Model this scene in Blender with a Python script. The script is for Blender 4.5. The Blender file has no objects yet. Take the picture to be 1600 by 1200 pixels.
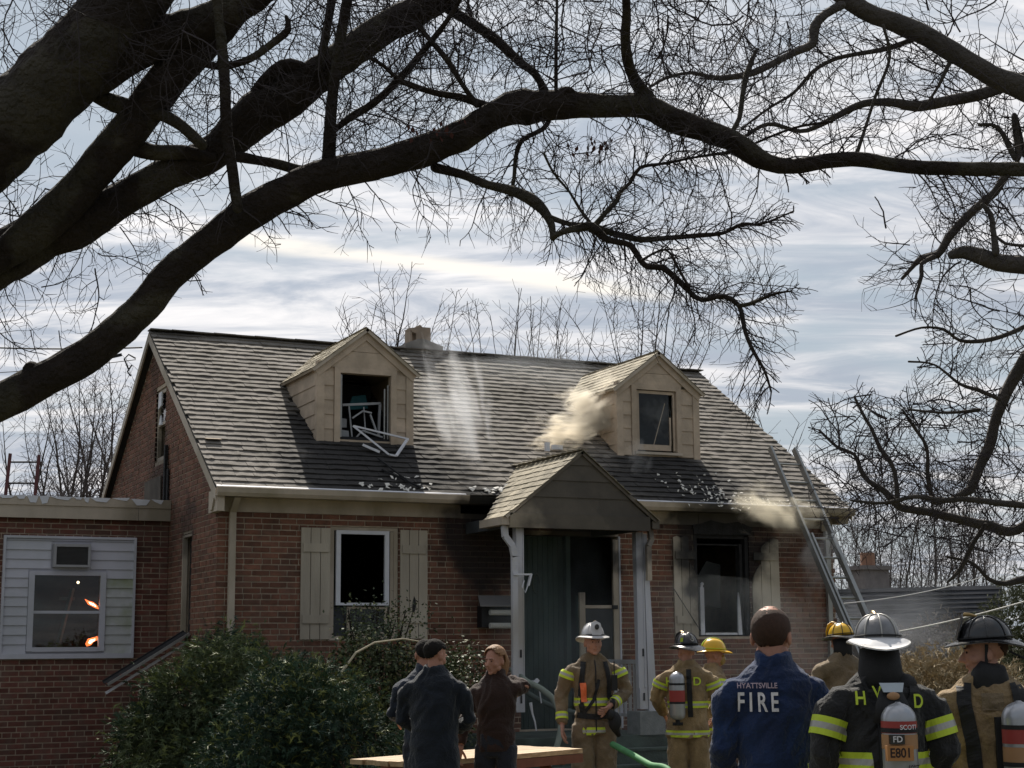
import bpy, bmesh, math, random
import numpy as np
from mathutils import Vector, Matrix, noise
from mathutils.bvhtree import BVHTree
rnd = random.Random(7)
SC = bpy.context.scene
COL = SC.collection
R = math.radians
# ---------------------------------------------------------------- camera
# World frame: X along the house front (to the right), Y into the lot, Z up; origin = front left corner of the house.
CAM = Vector((-4.6876, -18.3104, 1.65))
ROT = Matrix(((0.9082938, -0.06143369, -0.41379738), (-0.41827004, -0.15050572, -0.89576682), (-0.00724861, 0.9866985, -0.16239928)))
FPX = 2505.67
cd = bpy.data.cameras.new('camera'); cam = bpy.data.objects.new('camera', cd); COL.objects.link(cam)
cam.matrix_world = Matrix.Translation(CAM) @ ROT.to_4x4()
cd.sensor_width = 36; cd.lens = FPX / 1600 * 36; cd.clip_end = 3000; cd.clip_start = .1
SC.camera = cam
# ---------------------------------------------------------------- light
SUNV = Vector((.23, .88, 1.0)).normalized()          # towards the sun
SUN_EL = math.asin(SUNV.z); SUN_AZ = math.atan2(SUNV.x, SUNV.y)
ld = bpy.data.lights.new('sun', 'SUN'); sun = bpy.data.objects.new('sun', ld); COL.objects.link(sun)
ld.energy = 5.0; ld.angle = R(.6); ld.color = (1, .93, .82)
sun.rotation_euler = SUNV.to_track_quat('Z', 'Y').to_euler(); sun.location = (0, 0, 30)
SC.view_settings.view_transform = 'Standard'; SC.view_settings.look = 'None'
SC.view_settings.exposure = .46; SC.view_settings.gamma = 1
SC.cycles.use_denoising = True
SC.cycles.volume_bounces = 2; SC.cycles.max_bounces = 8; SC.cycles.transparent_max_bounces = 12
SC.cycles.volume_step_rate = 1.0
world = bpy.data.worlds.new('World'); SC.world = world; world.use_nodes = True
def _world():
    nt = world.node_tree; N = nt.nodes; L = nt.links
    for n in list(N): N.remove(n)
    def n(t, **k):
        o = N.new(t)
        for a, b in k.items(): setattr(o, a, b)
        return o
    def m(op, a, b=None, c=None, clamp=False):
        o = n('ShaderNodeMath', operation=op, use_clamp=clamp)
        for i, v in enumerate((a, b, c)):
            if v is None: continue
            if isinstance(v, (int, float)): o.inputs[i].default_value = v
            else: L.new(v, o.inputs[i])
        return o.outputs[0]
    out = n('ShaderNodeOutputWorld'); bg = n('ShaderNodeBackground'); bg.inputs[1].default_value = .071
    L.new(bg.outputs[0], out.inputs[0])
    sky = n('ShaderNodeTexSky', sky_type='NISHITA', sun_disc=False)
    sky.sun_elevation = SUN_EL; sky.sun_rotation = SUN_AZ; sky.altitude = 50; sky.dust_density = 2; sky.air_density = 1.2
    tc = n('ShaderNodeTexCoord')
    sep = n('ShaderNodeSeparateXYZ')
    # turn the direction so that its first axis runs parallel to the cloud bands
    rot = n('ShaderNodeVectorRotate', rotation_type='Z_AXIS'); rot.inputs['Angle'].default_value = R(24.7)
    L.new(tc.outputs['Generated'], rot.inputs['Vector']); L.new(rot.outputs[0], sep.inputs[0])
    den = m('ADD', m('MAXIMUM', sep.outputs[2], 0.0), .13)
    u = m('DIVIDE', sep.outputs[0], den); v = m('DIVIDE', sep.outputs[1], den)
    def noise_(su, sv, w, sc, det, rough, dist=0):
        c = n('ShaderNodeCombineXYZ'); L.new(m('MULTIPLY_ADD', u, su, m('MULTIPLY', v, .06)), c.inputs[0]); L.new(m('MULTIPLY', v, sv), c.inputs[1]); c.inputs[2].default_value = w
        t = n('ShaderNodeTexNoise'); t.inputs['Scale'].default_value = sc; t.inputs['Detail'].default_value = det
        t.inputs['Roughness'].default_value = rough; t.inputs['Distortion'].default_value = dist
        L.new(c.outputs[0], t.inputs['Vector']); return t.outputs['Fac']
    def ramp(x, lo, hi):
        r = n('ShaderNodeMapRange', interpolation_type='SMOOTHSTEP'); L.new(x, r.inputs[0]); r.inputs[1].default_value = lo; r.inputs[2].default_value = hi
        return r.outputs[0]
    a = noise_(.5, 1.0, 3.0, 1.5, 7, .52, .3); b = noise_(1.1, 2.4, 9.0, 2.2, 8, .58, .5)
    cov = ramp(m('ADD', m('MULTIPLY', a, .65), m('MULTIPLY', b, .35)), .40, .56)
    br = ramp(noise_(1.0, 2.3, 21.0, 1.9, 9, .6, .9), .36, .66)
    # cloud colour: grey-lilac to near white; brighter towards the veiled sun
    mix1 = n('ShaderNodeMix', data_type='RGBA'); L.new(br, mix1.inputs[0]); mix1.inputs[6].default_value = (4.1, 4.55, 5.3, 1); mix1.inputs[7].default_value = (8.6, 8.4, 8.4, 1)
    dt = n('ShaderNodeVectorMath', operation='DOT_PRODUCT'); L.new(tc.outputs['Generated'], dt.inputs[0]); dt.inputs[1].default_value = SUNV
    glow = m('POWER', m('MULTIPLY_ADD', dt.outputs['Value'], .5, .5), 3.5)
    gl = m('MULTIPLY_ADD', glow, .92, .58)
    cl = n('ShaderNodeVectorMath', operation='SCALE'); L.new(mix1.outputs[2], cl.inputs[0]); L.new(gl, cl.inputs['Scale'])
    # blue gaps: the clear sky held under the cloud's brightness
    blue = n('ShaderNodeMix', data_type='RGBA'); blue.inputs[0].default_value = .8
    L.new(sky.outputs[0], blue.inputs[6]); blue.inputs[7].default_value = (4.2, 5.0, 5.8, 1)
    mx = n('ShaderNodeMix', data_type='RGBA'); L.new(m('MULTIPLY_ADD', cov, .9, .1), mx.inputs[0]); L.new(blue.outputs[2], mx.inputs[6]); L.new(cl.outputs[0], mx.inputs[7])
    # the old contrail: a thin bright band lying across the sky
    A = (ROT @ Vector((380 - 800, 600 - 372, -FPX))).normalized(); B = (ROT @ Vector((960 - 800, 600 - 452, -FPX))).normalized()
    nn = A.cross(B).normalized(); mid = (A + B).normalized()
    d1 = n('ShaderNodeVectorMath', operation='DOT_PRODUCT'); L.new(tc.outputs['Generated'], d1.inputs[0]); d1.inputs[1].default_value = nn
    d2 = n('ShaderNodeVectorMath', operation='DOT_PRODUCT'); L.new(tc.outputs['Generated'], d2.inputs[0]); d2.inputs[1].default_value = mid
    wob = m('ADD', d1.outputs['Value'], m('MULTIPLY', m('SUBTRACT', b, .5), .012))
    band = m('SUBTRACT', 1.0, ramp(m('ABSOLUTE', wob), .0008, .0075))
    band = m('MULTIPLY', band, ramp(d2.outputs['Value'], .985, .995)); band = m('MULTIPLY', band, ramp(b, .0, .42))
    mx2 = n('ShaderNodeMix', data_type='RGBA'); L.new(m('MULTIPLY', band, .95, None, True), mx2.inputs[0]); L.new(mx.outputs[2], mx2.inputs[6]); mx2.inputs[7].default_value = (11.2, 10.6, 9.7, 1)
    L.new(mx2.outputs[2], bg.inputs[0])
_world()
# ---------------------------------------------------------------- helpers
def ray(px, py): return ROT @ Vector((px - 800, 600 - py, -FPX))
def at(px, py, depth): return CAM + ray(px, py) * (depth / FPX)
def onp(px, py, ax, val):
    d = ray(px, py); return CAM + d * ((val - CAM[ax]) / d[ax])
def ground_at(px, depth):
    p = at(px, 1010, depth); return Vector((p.x, p.y, 0))
def tag(o, label=None, cat=None, group=None, kind=None):
    if label: o['label'] = label
    if cat: o['category'] = cat
    if group: o['group'] = group
    if kind: o['kind'] = kind
    return o
def empty(name, loc=(0, 0, 0), rz=0, label=None, cat=None, group=None):
    o = bpy.data.objects.new(name, None); COL.objects.link(o); o.location = loc; o.rotation_euler = (0, 0, rz); o.empty_display_size = .1
    return tag(o, label, cat, group)
def inst(name, mesh, parent=None, mw=None):
    o = bpy.data.objects.new(name, mesh); COL.objects.link(o)
    if parent: o.parent = parent
    if mw is not None: o.matrix_local = mw
    return o
class MB:
    def __init__(s): s.v = []; s.f = []; s.m = []; s.mi = 0; s.smooth = False
    def add(s, vs, fs):
        b = len(s.v); s.v.extend(tuple(p) for p in vs); s.f.extend(tuple(b + i for i in f) for f in fs); s.m.extend([s.mi] * len(fs)); return s
    def box(s, x0, x1, y0, y1, z0, z1, M=None):
        vs = [Vector((x, y, z)) for z in (z0, z1) for y in (y0, y1) for x in (x0, x1)]
        if M is not None: vs = [M @ p for p in vs]
        return s.add(vs, [(0, 2, 3, 1), (4, 5, 7, 6), (0, 1, 5, 4), (2, 6, 7, 3), (0, 4, 6, 2), (1, 3, 7, 5)])
    def bar(s, a, b, w, h, up=(0, 0, 1)):
        a = Vector(a); b = Vector(b); d = (b - a); L = d.length; d.normalize(); up = Vector(up)
        if abs(d.dot(up)) > .98: up = Vector((0, 1, 0))
        x = d.cross(up).normalized(); z = x.cross(d)
        M = Matrix((x, d, z)).transposed().to_4x4(); M.translation = a
        return s.box(-w / 2, w / 2, 0, L, -h / 2, h / 2, M)
    def prism(s, poly, off):   # poly: list of 3D points; off: extrusion vector
        n = len(poly); off = Vector(off); a = [Vector(p) for p in poly]; b = [p + off for p in a]
        return s.add(a + b, [tuple(range(n))[::-1], tuple(range(n, 2 * n))] + [(i, (i + 1) % n, n + (i + 1) % n, n + i) for i in range(n)])
    def tube(s, pts, rad, n=8, lat=None, caps=True, ph=0.0):
        pts = [Vector(p) for p in pts]; k = len(pts); vs = []
        if not hasattr(rad, '__len__'): rad = [rad] * k
        prev = None
        for i in range(k):
            d = (pts[min(i + 1, k - 1)] - pts[max(i - 1, 0)])
            if d.length < 1e-9: d = Vector((0, 0, 1))
            d.normalize()
            ref = Vector(lat) if lat is not None else (prev if prev is not None else (Vector((0, 0, 1)) if abs(d.z) < .9 else Vector((1, 0, 0))))
            x = ref - d * ref.dot(d)
            if x.length < 1e-6: x = Vector((1, 0, 0)) - d * d.x
            x.normalize(); prev = x; y = d.cross(x)
            r = rad[i]; a, b = r if hasattr(r, '__len__') else (r, r)
            for j in range(n):
                t = 2 * math.pi * j / n + ph; vs.append(pts[i] + x * (a * math.cos(t)) + y * (b * math.sin(t)))
        fs = [(i * n + j, i * n + (j + 1) % n, (i + 1) * n + (j + 1) % n, (i + 1) * n + j) for i in range(k - 1) for j in range(n)]
        if caps: fs += [tuple(range(n))[::-1], tuple((k - 1) * n + j for j in range(n))]
        return s.add(vs, fs)
    def ball(s, c, r, n=12, M=None):
        rx, ry, rz = r if hasattr(r, '__len__') else (r, r, r); c = Vector(c); h = n // 2 + 1; vs = []
        for i in range(1, h):
            a = math.pi * i / h
            for j in range(n):
                b = 2 * math.pi * j / n; p = Vector((rx * math.sin(a) * math.cos(b), ry * math.sin(a) * math.sin(b), rz * math.cos(a)))
                if M is not None: p = M @ p
                vs.append(c + p)
        t = Vector((0, 0, rz)); q = -t
        if M is not None: t = M @ t; q = M @ q
        k = len(vs); vs += [c + t, c + q]
        fs = [(i * n + j, (i + 1) * n + j, (i + 1) * n + (j + 1) % n, i * n + (j + 1) % n) for i in range(h - 2) for j in range(n)]
        fs += [(k, j, (j + 1) % n) for j in range(n)] + [(k + 1, (h - 2) * n + (j + 1) % n, (h - 2) * n + j) for j in range(n)]
        return s.add(vs, fs)
    def mesh(s, name, mats):
        me = bpy.data.meshes.new(name); me.from_pydata(s.v, [], s.f)
        for m in (mats if isinstance(mats, (list, tuple)) else [mats]): me.materials.append(m)
        if any(s.m): me.polygons.foreach_set('material_index', s.m)
        if s.smooth: me.polygons.foreach_set('use_smooth', [True] * len(s.f))
        me.update(); return me
    def build(s, name, mats, parent=None, **k):
        o = inst(name, s.mesh(name, mats), parent); return tag(o, **k)
# ---------------------------------------------------------------- materials
SOOT = [((6.8, -.05, 3.15), 1.05, 1.0), ((6.8, -.05, 2.5), .72, .95), ((3.45, -.1, 3.0), .9, .97), ((3.3, -.1, 2.4), .5, .4), ((4.7, .0, 2.9), .75, 1.0), ((4.0, -1.4, 3.42), 1.0, .80), ((4.75, -1.4, 3.2), .75, .85),
        ((6.75, -.3, 3.5), .8, .7), ((0.0, 3.2, 4.1), .7, .6), ((0.0, 1.5, 3.2), .5, .6), ((.0, 2.6, 3.3), .7, .3), ((8.1, -.05, 3.1), .8, .35), ((-.1, 2.3, 3.1), .6, .35), ((0, 3.6, 5.7), .6, .4)]
ROOF_SOOT_SHADE = [((2.2, .4, 3.95), 1.2, .93), ((1.7, 1.0, 4.3), 1.0, .9), ((1.45, .1, 3.75), .9, .9), ((6.4, .3, 3.85), 1.2, .93), ((5.8, .2, 3.8), .9, .85)]  # roof soot, spread wider to paint the dormers' shadows darker
def M(name, col, rough=.8, var=.25, scale=8, bump=0, bscale=60, metal=0, spec=.3, soot=0, island=0, col2=None, stretch=(1, 1, 1), c2lo=.45, c2hi=.6, obj=False, sheen=0, bdist=.01):
    m = bpy.data.materials.new(name); m.use_nodes = True; nt = m.node_tree; N = nt.nodes; L = nt.links
    b = N['Principled BSDF']; b.inputs['Roughness'].default_value = rough; b.inputs['Metallic'].default_value = metal; b.inputs['Specular IOR Level'].default_value = spec
    if sheen: b.inputs['Sheen Weight'].default_value = sheen
    g = N.new('ShaderNodeNewGeometry'); pos = g.outputs['Position']
    if obj: tcn = N.new('ShaderNodeTexCoord'); pos = tcn.outputs['Object']
    mp = N.new('ShaderNodeMapping'); mp.inputs['Scale'].default_value = stretch; L.new(pos, mp.inputs[0])
    t = N.new('ShaderNodeTexNoise'); t.inputs['Scale'].default_value = scale; t.inputs['Detail'].default_value = 6; t.inputs['Roughness'].default_value = .6; L.new(mp.outputs[0], t.inputs['Vector'])
    base = N.new('ShaderNodeRGB'); base.outputs[0].default_value = (*col, 1); cur = base.outputs[0]
    if col2:
        t2 = N.new('ShaderNodeTexNoise'); t2.inputs['Scale'].default_value = scale * .37; t2.inputs['Detail'].default_value = 7; L.new(mp.outputs[0], t2.inputs['Vector'])
        mr = N.new('ShaderNodeMapRange'); mr.inputs[1].default_value = c2lo; mr.inputs[2].default_value = c2hi; L.new(t2.outputs[0], mr.inputs[0])
        mx = N.new('ShaderNodeMix'); mx.data_type = 'RGBA'; L.new(mr.outputs[0], mx.inputs[0]); L.new(cur, mx.inputs[6]); mx.inputs[7].default_value = (*col2, 1); cur = mx.outputs[2]
    def scl(fac):
        nonlocal cur
        s = N.new('ShaderNodeVectorMath'); s.operation = 'SCALE'; L.new(cur, s.inputs[0]); L.new(fac, s.inputs['Scale']); cur = s.outputs[0]
    if var:
        mr = N.new('ShaderNodeMapRange'); mr.inputs[1].default_value = .25; mr.inputs[2].default_value = .75; mr.inputs[3].default_value = 1 - var; mr.inputs[4].default_value = 1 + var; L.new(t.outputs[0], mr.inputs[0]); scl(mr.outputs[0])
    if island:
        oi = N.new('ShaderNodeObjectInfo'); ad = N.new('ShaderNodeMath'); ad.operation = 'ADD'; L.new(oi.outputs['Random'], ad.inputs[0]); L.new(g.outputs['Random Per Island'], ad.inputs[1])
        fr = N.new('ShaderNodeMath'); fr.operation = 'FRACT'; L.new(ad.outputs[0], fr.inputs[0])
        mr = N.new('ShaderNodeMapRange'); mr.inputs[3].default_value = 1 - island; mr.inputs[4].default_value = 1 + island; L.new(fr.outputs[0], mr.inputs[0]); scl(mr.outputs[0])
    if soot:   # smoke stains; on the roof shingles also dormer shade put into the colour
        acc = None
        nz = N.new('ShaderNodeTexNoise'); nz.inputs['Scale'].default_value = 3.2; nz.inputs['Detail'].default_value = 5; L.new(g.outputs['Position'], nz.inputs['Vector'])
        for c, rr, st in SOOT + (ROOF_SOOT_SHADE if name == 'weathered_shingle' else []):
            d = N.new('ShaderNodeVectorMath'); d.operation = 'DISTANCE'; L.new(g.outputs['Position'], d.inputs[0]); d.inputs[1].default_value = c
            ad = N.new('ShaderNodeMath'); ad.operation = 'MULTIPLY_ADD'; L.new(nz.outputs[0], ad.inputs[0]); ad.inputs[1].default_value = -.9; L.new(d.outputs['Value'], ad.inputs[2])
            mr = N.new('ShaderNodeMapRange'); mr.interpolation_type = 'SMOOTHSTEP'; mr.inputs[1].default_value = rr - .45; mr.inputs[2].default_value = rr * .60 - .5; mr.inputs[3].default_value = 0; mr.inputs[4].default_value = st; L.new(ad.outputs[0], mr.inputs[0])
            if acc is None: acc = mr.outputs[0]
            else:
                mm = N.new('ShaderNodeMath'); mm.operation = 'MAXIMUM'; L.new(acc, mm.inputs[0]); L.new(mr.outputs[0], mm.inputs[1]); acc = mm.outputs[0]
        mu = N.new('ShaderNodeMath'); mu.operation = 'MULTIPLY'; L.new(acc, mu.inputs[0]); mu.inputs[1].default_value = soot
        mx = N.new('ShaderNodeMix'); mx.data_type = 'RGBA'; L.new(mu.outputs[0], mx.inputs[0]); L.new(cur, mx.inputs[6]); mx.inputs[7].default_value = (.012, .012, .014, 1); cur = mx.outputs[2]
    L.new(cur, b.inputs['Base Color'])
    if bump:
        t3 = N.new('ShaderNodeTexNoise'); t3.inputs['Scale'].default_value = bscale; t3.inputs['Detail'].default_value = 6; L.new(mp.outputs[0], t3.inputs['Vector'])
        bp = N.new('ShaderNodeBump'); bp.inputs['Strength'].default_value = bump; bp.inputs['Distance'].default_value = bdist; L.new(t3.outputs[0], bp.inputs['Height']); L.new(bp.outputs[0], b.inputs['Normal'])
    return m
def Emis(name, col, st):
    m = bpy.data.materials.new(name); m.use_nodes = True; b = m.node_tree.nodes['Principled BSDF']
    b.inputs['Base Color'].default_value = (*col, 1); b.inputs['Emission Color'].default_value = (*col, 1); b.inputs['Emission Strength'].default_value = st; return m
def Glass(name, tint=(.8, .85, .85), rough=.02):
    m = bpy.data.materials.new(name); m.use_nodes = True; nt = m.node_tree; N = nt.nodes; L = nt.links
    for x in list(N): N.remove(x)
    o = N.new('ShaderNodeOutputMaterial'); tr = N.new('ShaderNodeBsdfTransparent'); tr.inputs[0].default_value = (*tint, 1); gl = N.new('ShaderNodeBsdfGlossy'); gl.inputs['Roughness'].default_value = rough
    fr = N.new('ShaderNodeFresnel'); fr.inputs[0].default_value = 1.5; mx = N.new('ShaderNodeMixShader'); L.new(fr.outputs[0], mx.inputs[0]); L.new(tr.outputs[0], mx.inputs[1]); L.new(gl.outputs[0], mx.inputs[2]); L.new(mx.outputs[0], o.inputs[0]); return m
m_brick = M('brick', (.175, .080, .053), .9, .3, 14, .5, 90, soot=.93, island=.26, col2=(.135, .072, .052))
m_brick_ext = M('brick_dark_red', (.14, .055, .042), .9, .3, 14, .5, 90, soot=.8, island=.28, col2=(.13, .07, .055))
m_mortar = M('mortar', (.44, .365, .285), .95, .25, 10, .5, 120, soot=.9)
m_trim = M('cream_trim', (.46, .395, .325), .65, .12, 5, .1, 50, soot=.9, col2=(.35, .30, .23), stretch=(1, 1, .5))
m_siding = M('tan_siding', (.46, .37, .285), .6, .22, 5, .25, 25, soot=.6, col2=(.39, .315, .24), island=.06)
m_porchsiding = M('porch_siding', (.34, .29, .22), .6, .2, 4, .2, 25, soot=.95, col2=(.25, .21, .16), island=.06)
m_white = M('white_paint', (.62, .63, .68), .5, .1, 4, .1, 60, soot=.5)
m_post = M('porch_post_paint', (.50, .51, .56), .5, .15, 4, .1, 60, soot=.75, col2=(.40, .38, .36), stretch=(1, 1, .3))
m_vinyl = M('vinyl_siding', (.50, .50, .57), .5, .06, 3, 0, col2=(.43, .44, .48), island=.03)
m_vinylg = M('algae_vinyl', (.45, .46, .47), .6, .12, 8, 0, col2=(.27, .30, .20), island=.03, c2lo=.45, c2hi=.70)
m_shutter = M('shutter_paint', (.46, .41, .335), .7, .12, 5, .25, 70, soot=.97, col2=(.36, .315, .255), stretch=(1, 1, .18), island=.07)
m_shingle = M('weathered_shingle', (.180, .163, .145), .9, .25, 7, .7, 130, soot=.95, island=.14, col2=(.135, .122, .106))  # its soot amount also carries the painted dormer shade
m_shingle_tan = M('tan_shingle', (.35, .31, .235), .9, .25, 10, .7, 130, soot=.3, island=.22, col2=(.27, .24, .18))
m_deck = M('roof_deck', (.03, .028, .025), .95, .2)
m_char = M('charred_wood', (.018, .018, .02), .9, .5, 9, .8, 60)
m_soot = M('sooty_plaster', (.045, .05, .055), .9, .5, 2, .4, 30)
m_greenwall = M('sooty_green_boards', (.018, .034, .029), .7, .35, 3, .2, 30, col2=(.030, .050, .043), stretch=(1, 1, .4))
m_greypaint = M('grey_concrete_paint', (.075, .10, .088), .85, .35, 5, .5, 40, col2=(.05, .062, .055))
m_conc = M('concrete', (.20, .21, .21), .9, .3, 9, .5, 60)
m_glass = Glass('window_glass'); m_glassd = Glass('sooty_glass', (.25, .3, .3), .1)
m_alum = M('aluminium', (.30, .30, .29), .45, .15, 6, metal=.7)
m_black = M('black_paint', (.015, .015, .017), .5, .1)
m_wood = M('picnic_table_wood', (.44, .31, .18), .6, .25, 6, .3, 60, col2=(.34, .22, .12), stretch=(1, 8, 8), island=.1, obj=True)
m_wooddark = M('table_leg_wood', (.16, .065, .04), .7, .3, 6, .3, 60)
m_bark = M('maple_bark', (.026, .019, .016), .95, .45, 5, 1.0, 26, col2=(.055, .048, .036), bdist=.09, c2lo=.50, c2hi=.56)
m_bark_r = M('hazed_grey_bark', (.065, .057, .052), .95, .4, 5, 1.0, 30, bdist=.04)  # grey bark, lightened in the colour to stand in for haze
m_twig = M('dark_twig', (.035, .028, .030), .9, .3, 3)
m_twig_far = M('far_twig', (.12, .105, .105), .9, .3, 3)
m_leafdead = M('dead_leaf', (.06, .018, .012), .8, .3, 20)
# ================================================================ SETTING
def ground():
    m = M('lawn', (.055, .06, .028), .95, .4, 1.2, .8, 40, col2=(.10, .085, .05))
    mb = MB(); n = 40; xs = [-400 + 800 * (i / n) for i in range(n + 1)]; vs = []
    for y in xs:
        for x in xs: vs.append((x, y, 0))
    mb.add(vs, [(j * (n + 1) + i, j * (n + 1) + i + 1, (j + 1) * (n + 1) + i + 1, (j + 1) * (n + 1) + i) for j in range(n) for i in range(n)])
    mb.build('lawn', m, kind='structure')
    g = MB(); r = random.Random(3)
    for i in range(9000):
        t = r.uniform(4, 19); p = ground_at(r.uniform(-100, 1700), t); h = r.uniform(.03, .08); a = r.uniform(0, 6.28); w = .004
        dx, dy = math.cos(a) * w, math.sin(a) * w; lx, ly = r.uniform(-.03, .03), r.uniform(-.03, .03)
        g.add([(p.x - dx, p.y - dy, 0), (p.x + dx, p.y + dy, 0), (p.x + lx, p.y + ly, h)], [(0, 1, 2)])
    g.build('grass', M('grass_blades', (.07, .09, .03), .8, .4, 3), label='short patchy winter grass on the front lawn', cat='grass', kind='stuff')
    w = MB(); w.box(5.0, 5.9, -12, -3.9, .001, .004); w.build('path', m_conc, kind='structure')
ground()
# ================================================================ HOUSE
W = 8.65; DEP = 7.2; EY, EZ = -.27, 3.50; RY, RZ = 3.61, 6.02
SL = (RZ - EZ) / (RY - EY); PITCH = math.atan(SL)
def roofz(y): return EZ + SL * (y - EY)
def roofy(z): return EY + (z - EZ) / SL
house = empty('brick_house', (0, 0, 0), 0, 'brick house with two tan dormers, a sooty front porch and a burnt front window', 'house')
class Frame:
    def __init__(s, o, u, v, n): s.o = Vector(o); s.u = Vector(u); s.v = Vector(v); s.n = Vector(n)
    def p(s, u, v, n=0): return s.o + s.u * u + s.v * v + s.n * n
    def M(s, u=0, v=0, n=0): m = Matrix((s.u, s.v, s.n)).transposed().to_4x4(); m.translation = s.p(u, v, n); return m
def cells(u0, u1, v0, v1, holes):
    us = sorted({u0, u1} | {min(max(h[i], u0), u1) for h in holes for i in (0, 1)}); vs = sorted({v0, v1} | {min(max(h[i], v0), v1) for h in holes for i in (2, 3)})
    for a, b in zip(us, us[1:]):
        for c, d in zip(vs, vs[1:]):
            mu, mv = (a + b) / 2, (c + d) / 2
            if b - a < 1e-4 or d - c < 1e-4 or any(h[0] < mu < h[1] and h[2] < mv < h[3] for h in holes): continue
            yield a, b, c, d
BR_L, BR_H, CO, JT = .200, .054, .0677, .013
def brick_wall(fr, u0, u1, v0, v1, holes, parent, thick=.2, top=None, mat=None, nind=0, pick=None, wallname='wall', seed=1, inset=0.0):
    """mortar slab with recessed joints and every brick as geometry; the largest in view are objects, the rest one part"""
    r = random.Random(seed); mat = mat or m_brick
    w = MB()
    if top is None:
        for a, b, c, d in cells(u0 + inset, u1 - inset, v0, v1, holes): w.box(a, b, c, d, -thick, -.010, fr.M())
    else:
        for a, b, c, d in cells(u0, u1, v0, v1, holes):
            n = max(1, int((b - a) / .25))
            for i in range(n):
                a2, b2 = a + (b - a) * i / n, a + (b - a) * (i + 1) / n; t1, t2 = min(d, top(a2)), min(d, top(b2))
                if t1 <= c and t2 <= c: continue
                t1, t2 = max(t1, c), max(t2, c)
                w.prism([fr.p(a2, c, -.01), fr.p(b2, c, -.01), fr.p(b2, t2, -.01), fr.p(a2, t1, -.01)], fr.n * -(thick - .01))
    wall = w.build(wallname, m_mortar, parent)
    full = []; rest = MB(); row = 0; z = v0
    while z + BR_H < v1:
        u = u0 - (0 if row % 2 else BR_L / 2 + .005); hd = row % 6 == 3
        while u < u1:
            L = (.097 if hd else BR_L); a, b = max(u, u0), min(u + L, u1); u += L + JT
            if b - a < .03: continue
            segs = [(a, b)]
            for h in holes:
                if h[2] < z + BR_H - .01 and h[3] > z + .01:
                    ns = []
                    for (c, d) in segs:
                        if d <= h[0] or c >= h[1]: ns.append((c, d)); continue
                        if c < h[0]: ns.append((c, h[0]))
                        if d > h[1]: ns.append((h[1], d))
                    segs = ns
            for c, d in segs:
                if d - c < .025: continue
                if top and min(top(c), top(d)) < z + BR_H: continue
                if pick and abs(d - c - BR_L) < .002 and pick(c, z): full.append((c, z))
                else: rest.box(c, d, z, z + BR_H, -.05, r.uniform(-.002, .002), fr.M())
        z += CO; row += 1
    cpos = CAM; full.sort(key=lambda t: (fr.p(t[0], t[1]) - cpos).length)
    proto = MB(); proto.box(0, BR_L, 0, BR_H, -.05, 0); me = proto.mesh('brick', mat)
    for i, (c, zz) in enumerate(full):
        if i < nind: inst('brick', me, wall, fr.M(c, zz, r.uniform(-.002, .002)))
        else: rest.box(c, c + BR_L, zz, zz + BR_H, -.05, r.uniform(-.002, .002), fr.M())
    rest.build('brickwork', mat, wall, kind='stuff')
    return wall
# front wall
FF = Frame((0, 0, 0), (1, 0, 0), (0, 0, 1), (0, -1, 0))
H_W1 = (1.37, 2.24, 1.75, 3.10); H_W2 = (6.40, 7.26, 1.78, 3.14); H_D = (3.86, 5.27, .65, 3.06)
brick_wall(FF, 0, W, 0, 3.30, [H_W1, H_W2, H_D], house, inset=.014, nind=230, pick=lambda u, z: z > 1.45 and (u < 3.3 or 5.2 < u < 6.2), seed=2)
# left gable wall
FG = Frame((0, 0, 0), (0, 1, 0), (0, 0, 1), (-1, 0, 0))
gtop = lambda y: min(roofz(y), roofz(2 * RY - y)) - .06
brick_wall(FG, 0.055, DEP, 0, 6.2, [(2.88, 3.50, 4.17, 5.16), (1.24, 1.72, 1.86, 3.08)], house, top=gtop, nind=50, pick=lambda u, z: u < 2.4 and 2 < z < 3.4, seed=3)
# right gable and back wall (seen from the side only)
FR = Frame((W, 0, 0), (0, 1, 0), (0, 0, 1), (1, 0, 0)); brick_wall(FR, 0.055, DEP, 0, 6.2, [(3.1, 3.9, 4.2, 5.2)], house, top=gtop, seed=4)
mbk = MB(); mbk.box(.2, W - .2, DEP - .2, DEP, 0, 3.3); mbk.build('back_wall', m_brick, house)
# interior: partitions, ceiling, charred
ib = MB(); ib.box(.2, W - .2, 3.3, 3.4, 0, 5.6); ib.box(.2, W - .2, .2, 3.3, 3.16, 3.22); ib.box(.2, W - .2, .2, 3.3, .45, .55)
ib.box(3.0, 3.06, .2, 3.3, .55, 3.16); ib.box(5.7, 5.76, .2, 3.3, .55, 3.16); ib.prism([(4.3,.2,3.22),(4.3,3.3,3.22),(4.3,3.3,5.5),(4.3,.2,3.5)],(.06,0,0)); ib.build('burnt_interior', m_char, house)
# ---- roof
RF = Frame((-.10, EY - .02, EZ - .013), (1, 0, 0), (0, math.cos(PITCH), math.sin(PITCH)), (0, -math.sin(PITCH), math.cos(PITCH)))
RL = math.hypot(RY - EY, RZ - EZ) + .03; RW = 8.86
def vof(y): return (y - EY + .02) / math.cos(PITCH)
D1 = (1.46, 2.74); D2 = (5.75, 7.04)
rholes = [(D1[0] + .14, D1[1] + .06, vof(.9), vof(1.95)), (D2[0] + .14, D2[1] + .06, vof(.9), vof(1.95))]
dk = MB()
for a, b, c, d in cells(0, RW, 0, RL, rholes): dk.box(a, b, c, d, -.10, -.004, RF.M())
BF = Frame((-.10, 2 * RY - EY, EZ - .013), (1, 0, 0), (0, -math.cos(PITCH), math.sin(PITCH)), (0, math.sin(PITCH), math.cos(PITCH)))
dk.box(0, RW, 0, RL - .02, -.10, 0.012, BF.M())
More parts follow.
